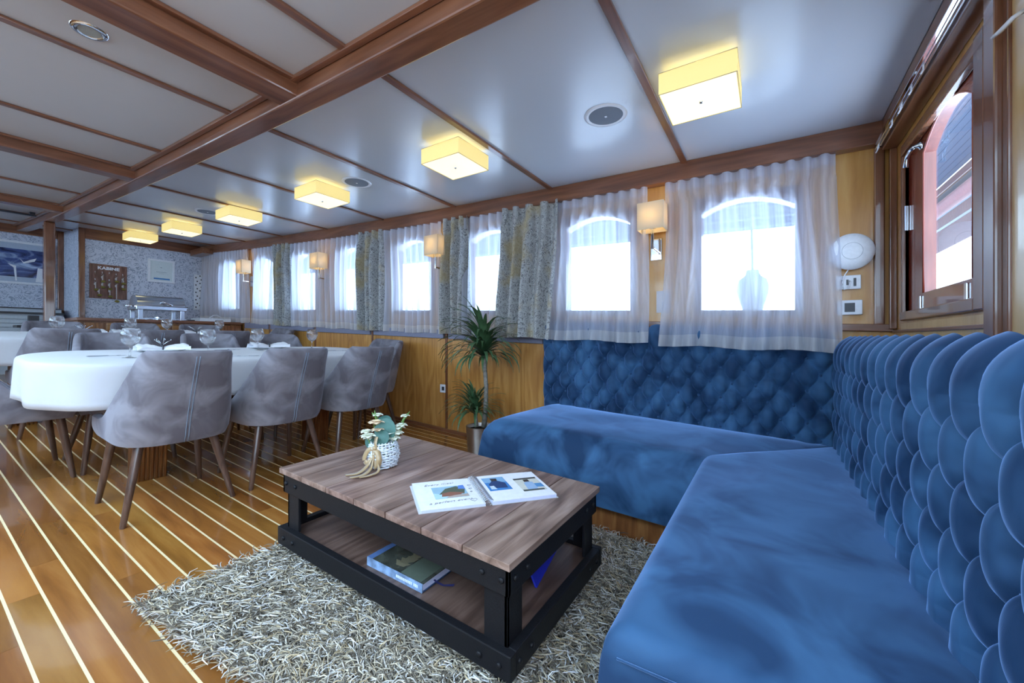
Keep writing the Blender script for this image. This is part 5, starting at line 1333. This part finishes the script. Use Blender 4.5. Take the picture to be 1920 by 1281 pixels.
def setting(x, y, tb, rz, lab, sprig=True):
    z = tplane(tb, y)
    p = thing('plate', 'white plate under ' + lab, 'plate', (x, y, z), 'white plates laid on the dining tables')
    q = MB(); q.lathe([(0, .003), (.075, .003), (.085, .006), (.125, .017), (.1285, .0165), (.128, .014), (.088, .001), (.05, .0), (0, .0)], (x, y, z), 36); obj('dish', q, 'china', p, smooth='auto')
    n_ = thing('napkin', 'white napkin gathered in a dark ring on ' + lab, 'napkin', (x, y, z+.012), 'napkins in dark rings')
    G = []; rn = random.Random(int(x*100)+tb)
    for i in range(25):
        u = i/24*2-1; w = .018+.060*abs(u)**.8; row = []; c_, s_ = math.cos(rz), math.sin(rz)
        for j in range(11):
            v = j/10*2-1; lx = u*.135; ly = w*v; hz = .018+.022*(1-v*v)*(.4+.6*min(1, abs(u)*2))+.009*math.sin(v*9+u*4)*min(1, abs(u)*2)+.006*math.sin(u*11+v*3)*abs(u)
            row.append((x+lx*c_-ly*s_, y+lx*s_+ly*c_, z+.006+hz))
        G.append(row)
    q = MB(); q.grid(G); q.grid([[(a[0], a[1], z+.014) for a in (r[0], r[-1])] for r in G]); 
    for e in (0, -1): q.grid([[r[e] for r in G], [(r[e][0], r[e][1], z+.014) for r in G]])
    obj('linen', q, 'napkin', n_, smooth=True)
    q = MB(); c_, s_ = math.cos(rz), math.sin(rz)
    q.tube([(x-s_*.024*math.cos(a), y+c_*.024*math.cos(a), z+.026+.017*math.sin(a)) for a in [k*PI/8 for k in range(16)]], .005, 6, closed=True); obj('ring', q, 'darkgrey', n_, smooth=True)
    if sprig:
        for k in range(6):
            a = k*1.05+rn.random(); l = .045+.02*rn.random(); q = MB(); p0 = Vector((x, y, z+.045)); p1 = p0+Vector((math.cos(a)*l*.6, math.sin(a)*l*.6, l*.5)); p2 = p1+Vector((math.cos(a)*l*.35, math.sin(a)*l*.35, .012))
            q.tube([p0, p1, p2], [.0018, .0022, .0012], 5); q.lathe([(0, .004), (.004, 0), (0, -.004)], p2, 6); obj('sprig', q, 'steel', n_, smooth=True)
setting(1.02, 3.40, 1, -.1, 'the near table behind the first chair back')
setting(1.73, 3.47, 1, -.1, 'the near table between the two middle goblets', False)
setting(1.0, 5.18, 2, 0, 'the left of the far table')
setting(1.32, 5.22, 2, 0, 'the middle of the far table')
setting(1.88, 5.30, 2, 0, 'the right of the far table')
def cutlery(x, y, tb, rz, lab):
    z = tplane(tb, y)
    for kind, dy in (('fork', 0), ('knife', .022)):
        t = thing(kind, 'steel '+kind+' '+lab, kind, (x, y+dy, z)); q = MB()
        if kind == 'fork':
            q.box(-.10, .04, -.0035, .0035, .001, .004); q.box(.04, .06, -.010, .010, .001, .004)
            for k in (-.0085, -.003, .003, .0085): q.box(.06, .095, k-.0014, k+.0014, .001, .003)
        else: q.box(-.10, 0, -.005, .005, .001, .005); q.add([(0, -.004, .001), (.11, -.003, .001), (.12, .006, .001), (0, .008, .001), (0, -.004, .003), (.11, -.003, .002), (.12, .006, .002), (0, .008, .003)], [(0, 1, 2, 3), (4, 7, 6, 5), (0, 4, 5, 1), (1, 5, 6, 2), (2, 6, 7, 3), (3, 7, 4, 0)])
        o = obj('body', q, 'steel', t, world=False); t.rotation_euler = (slope(y), 0, rz)
cutlery(.72, 3.20, 1, .35, 'beside the largest goblet on the near table')
cutlery(1.42, 3.42, 1, .3, 'left of the middle goblet on the near table')
cutlery(2.12, 3.12, 1, -.2, 'near the window end of the near table')
cutlery(1.30, 2.94, 1, -.2, 'by the right shoulder of the first chair back')
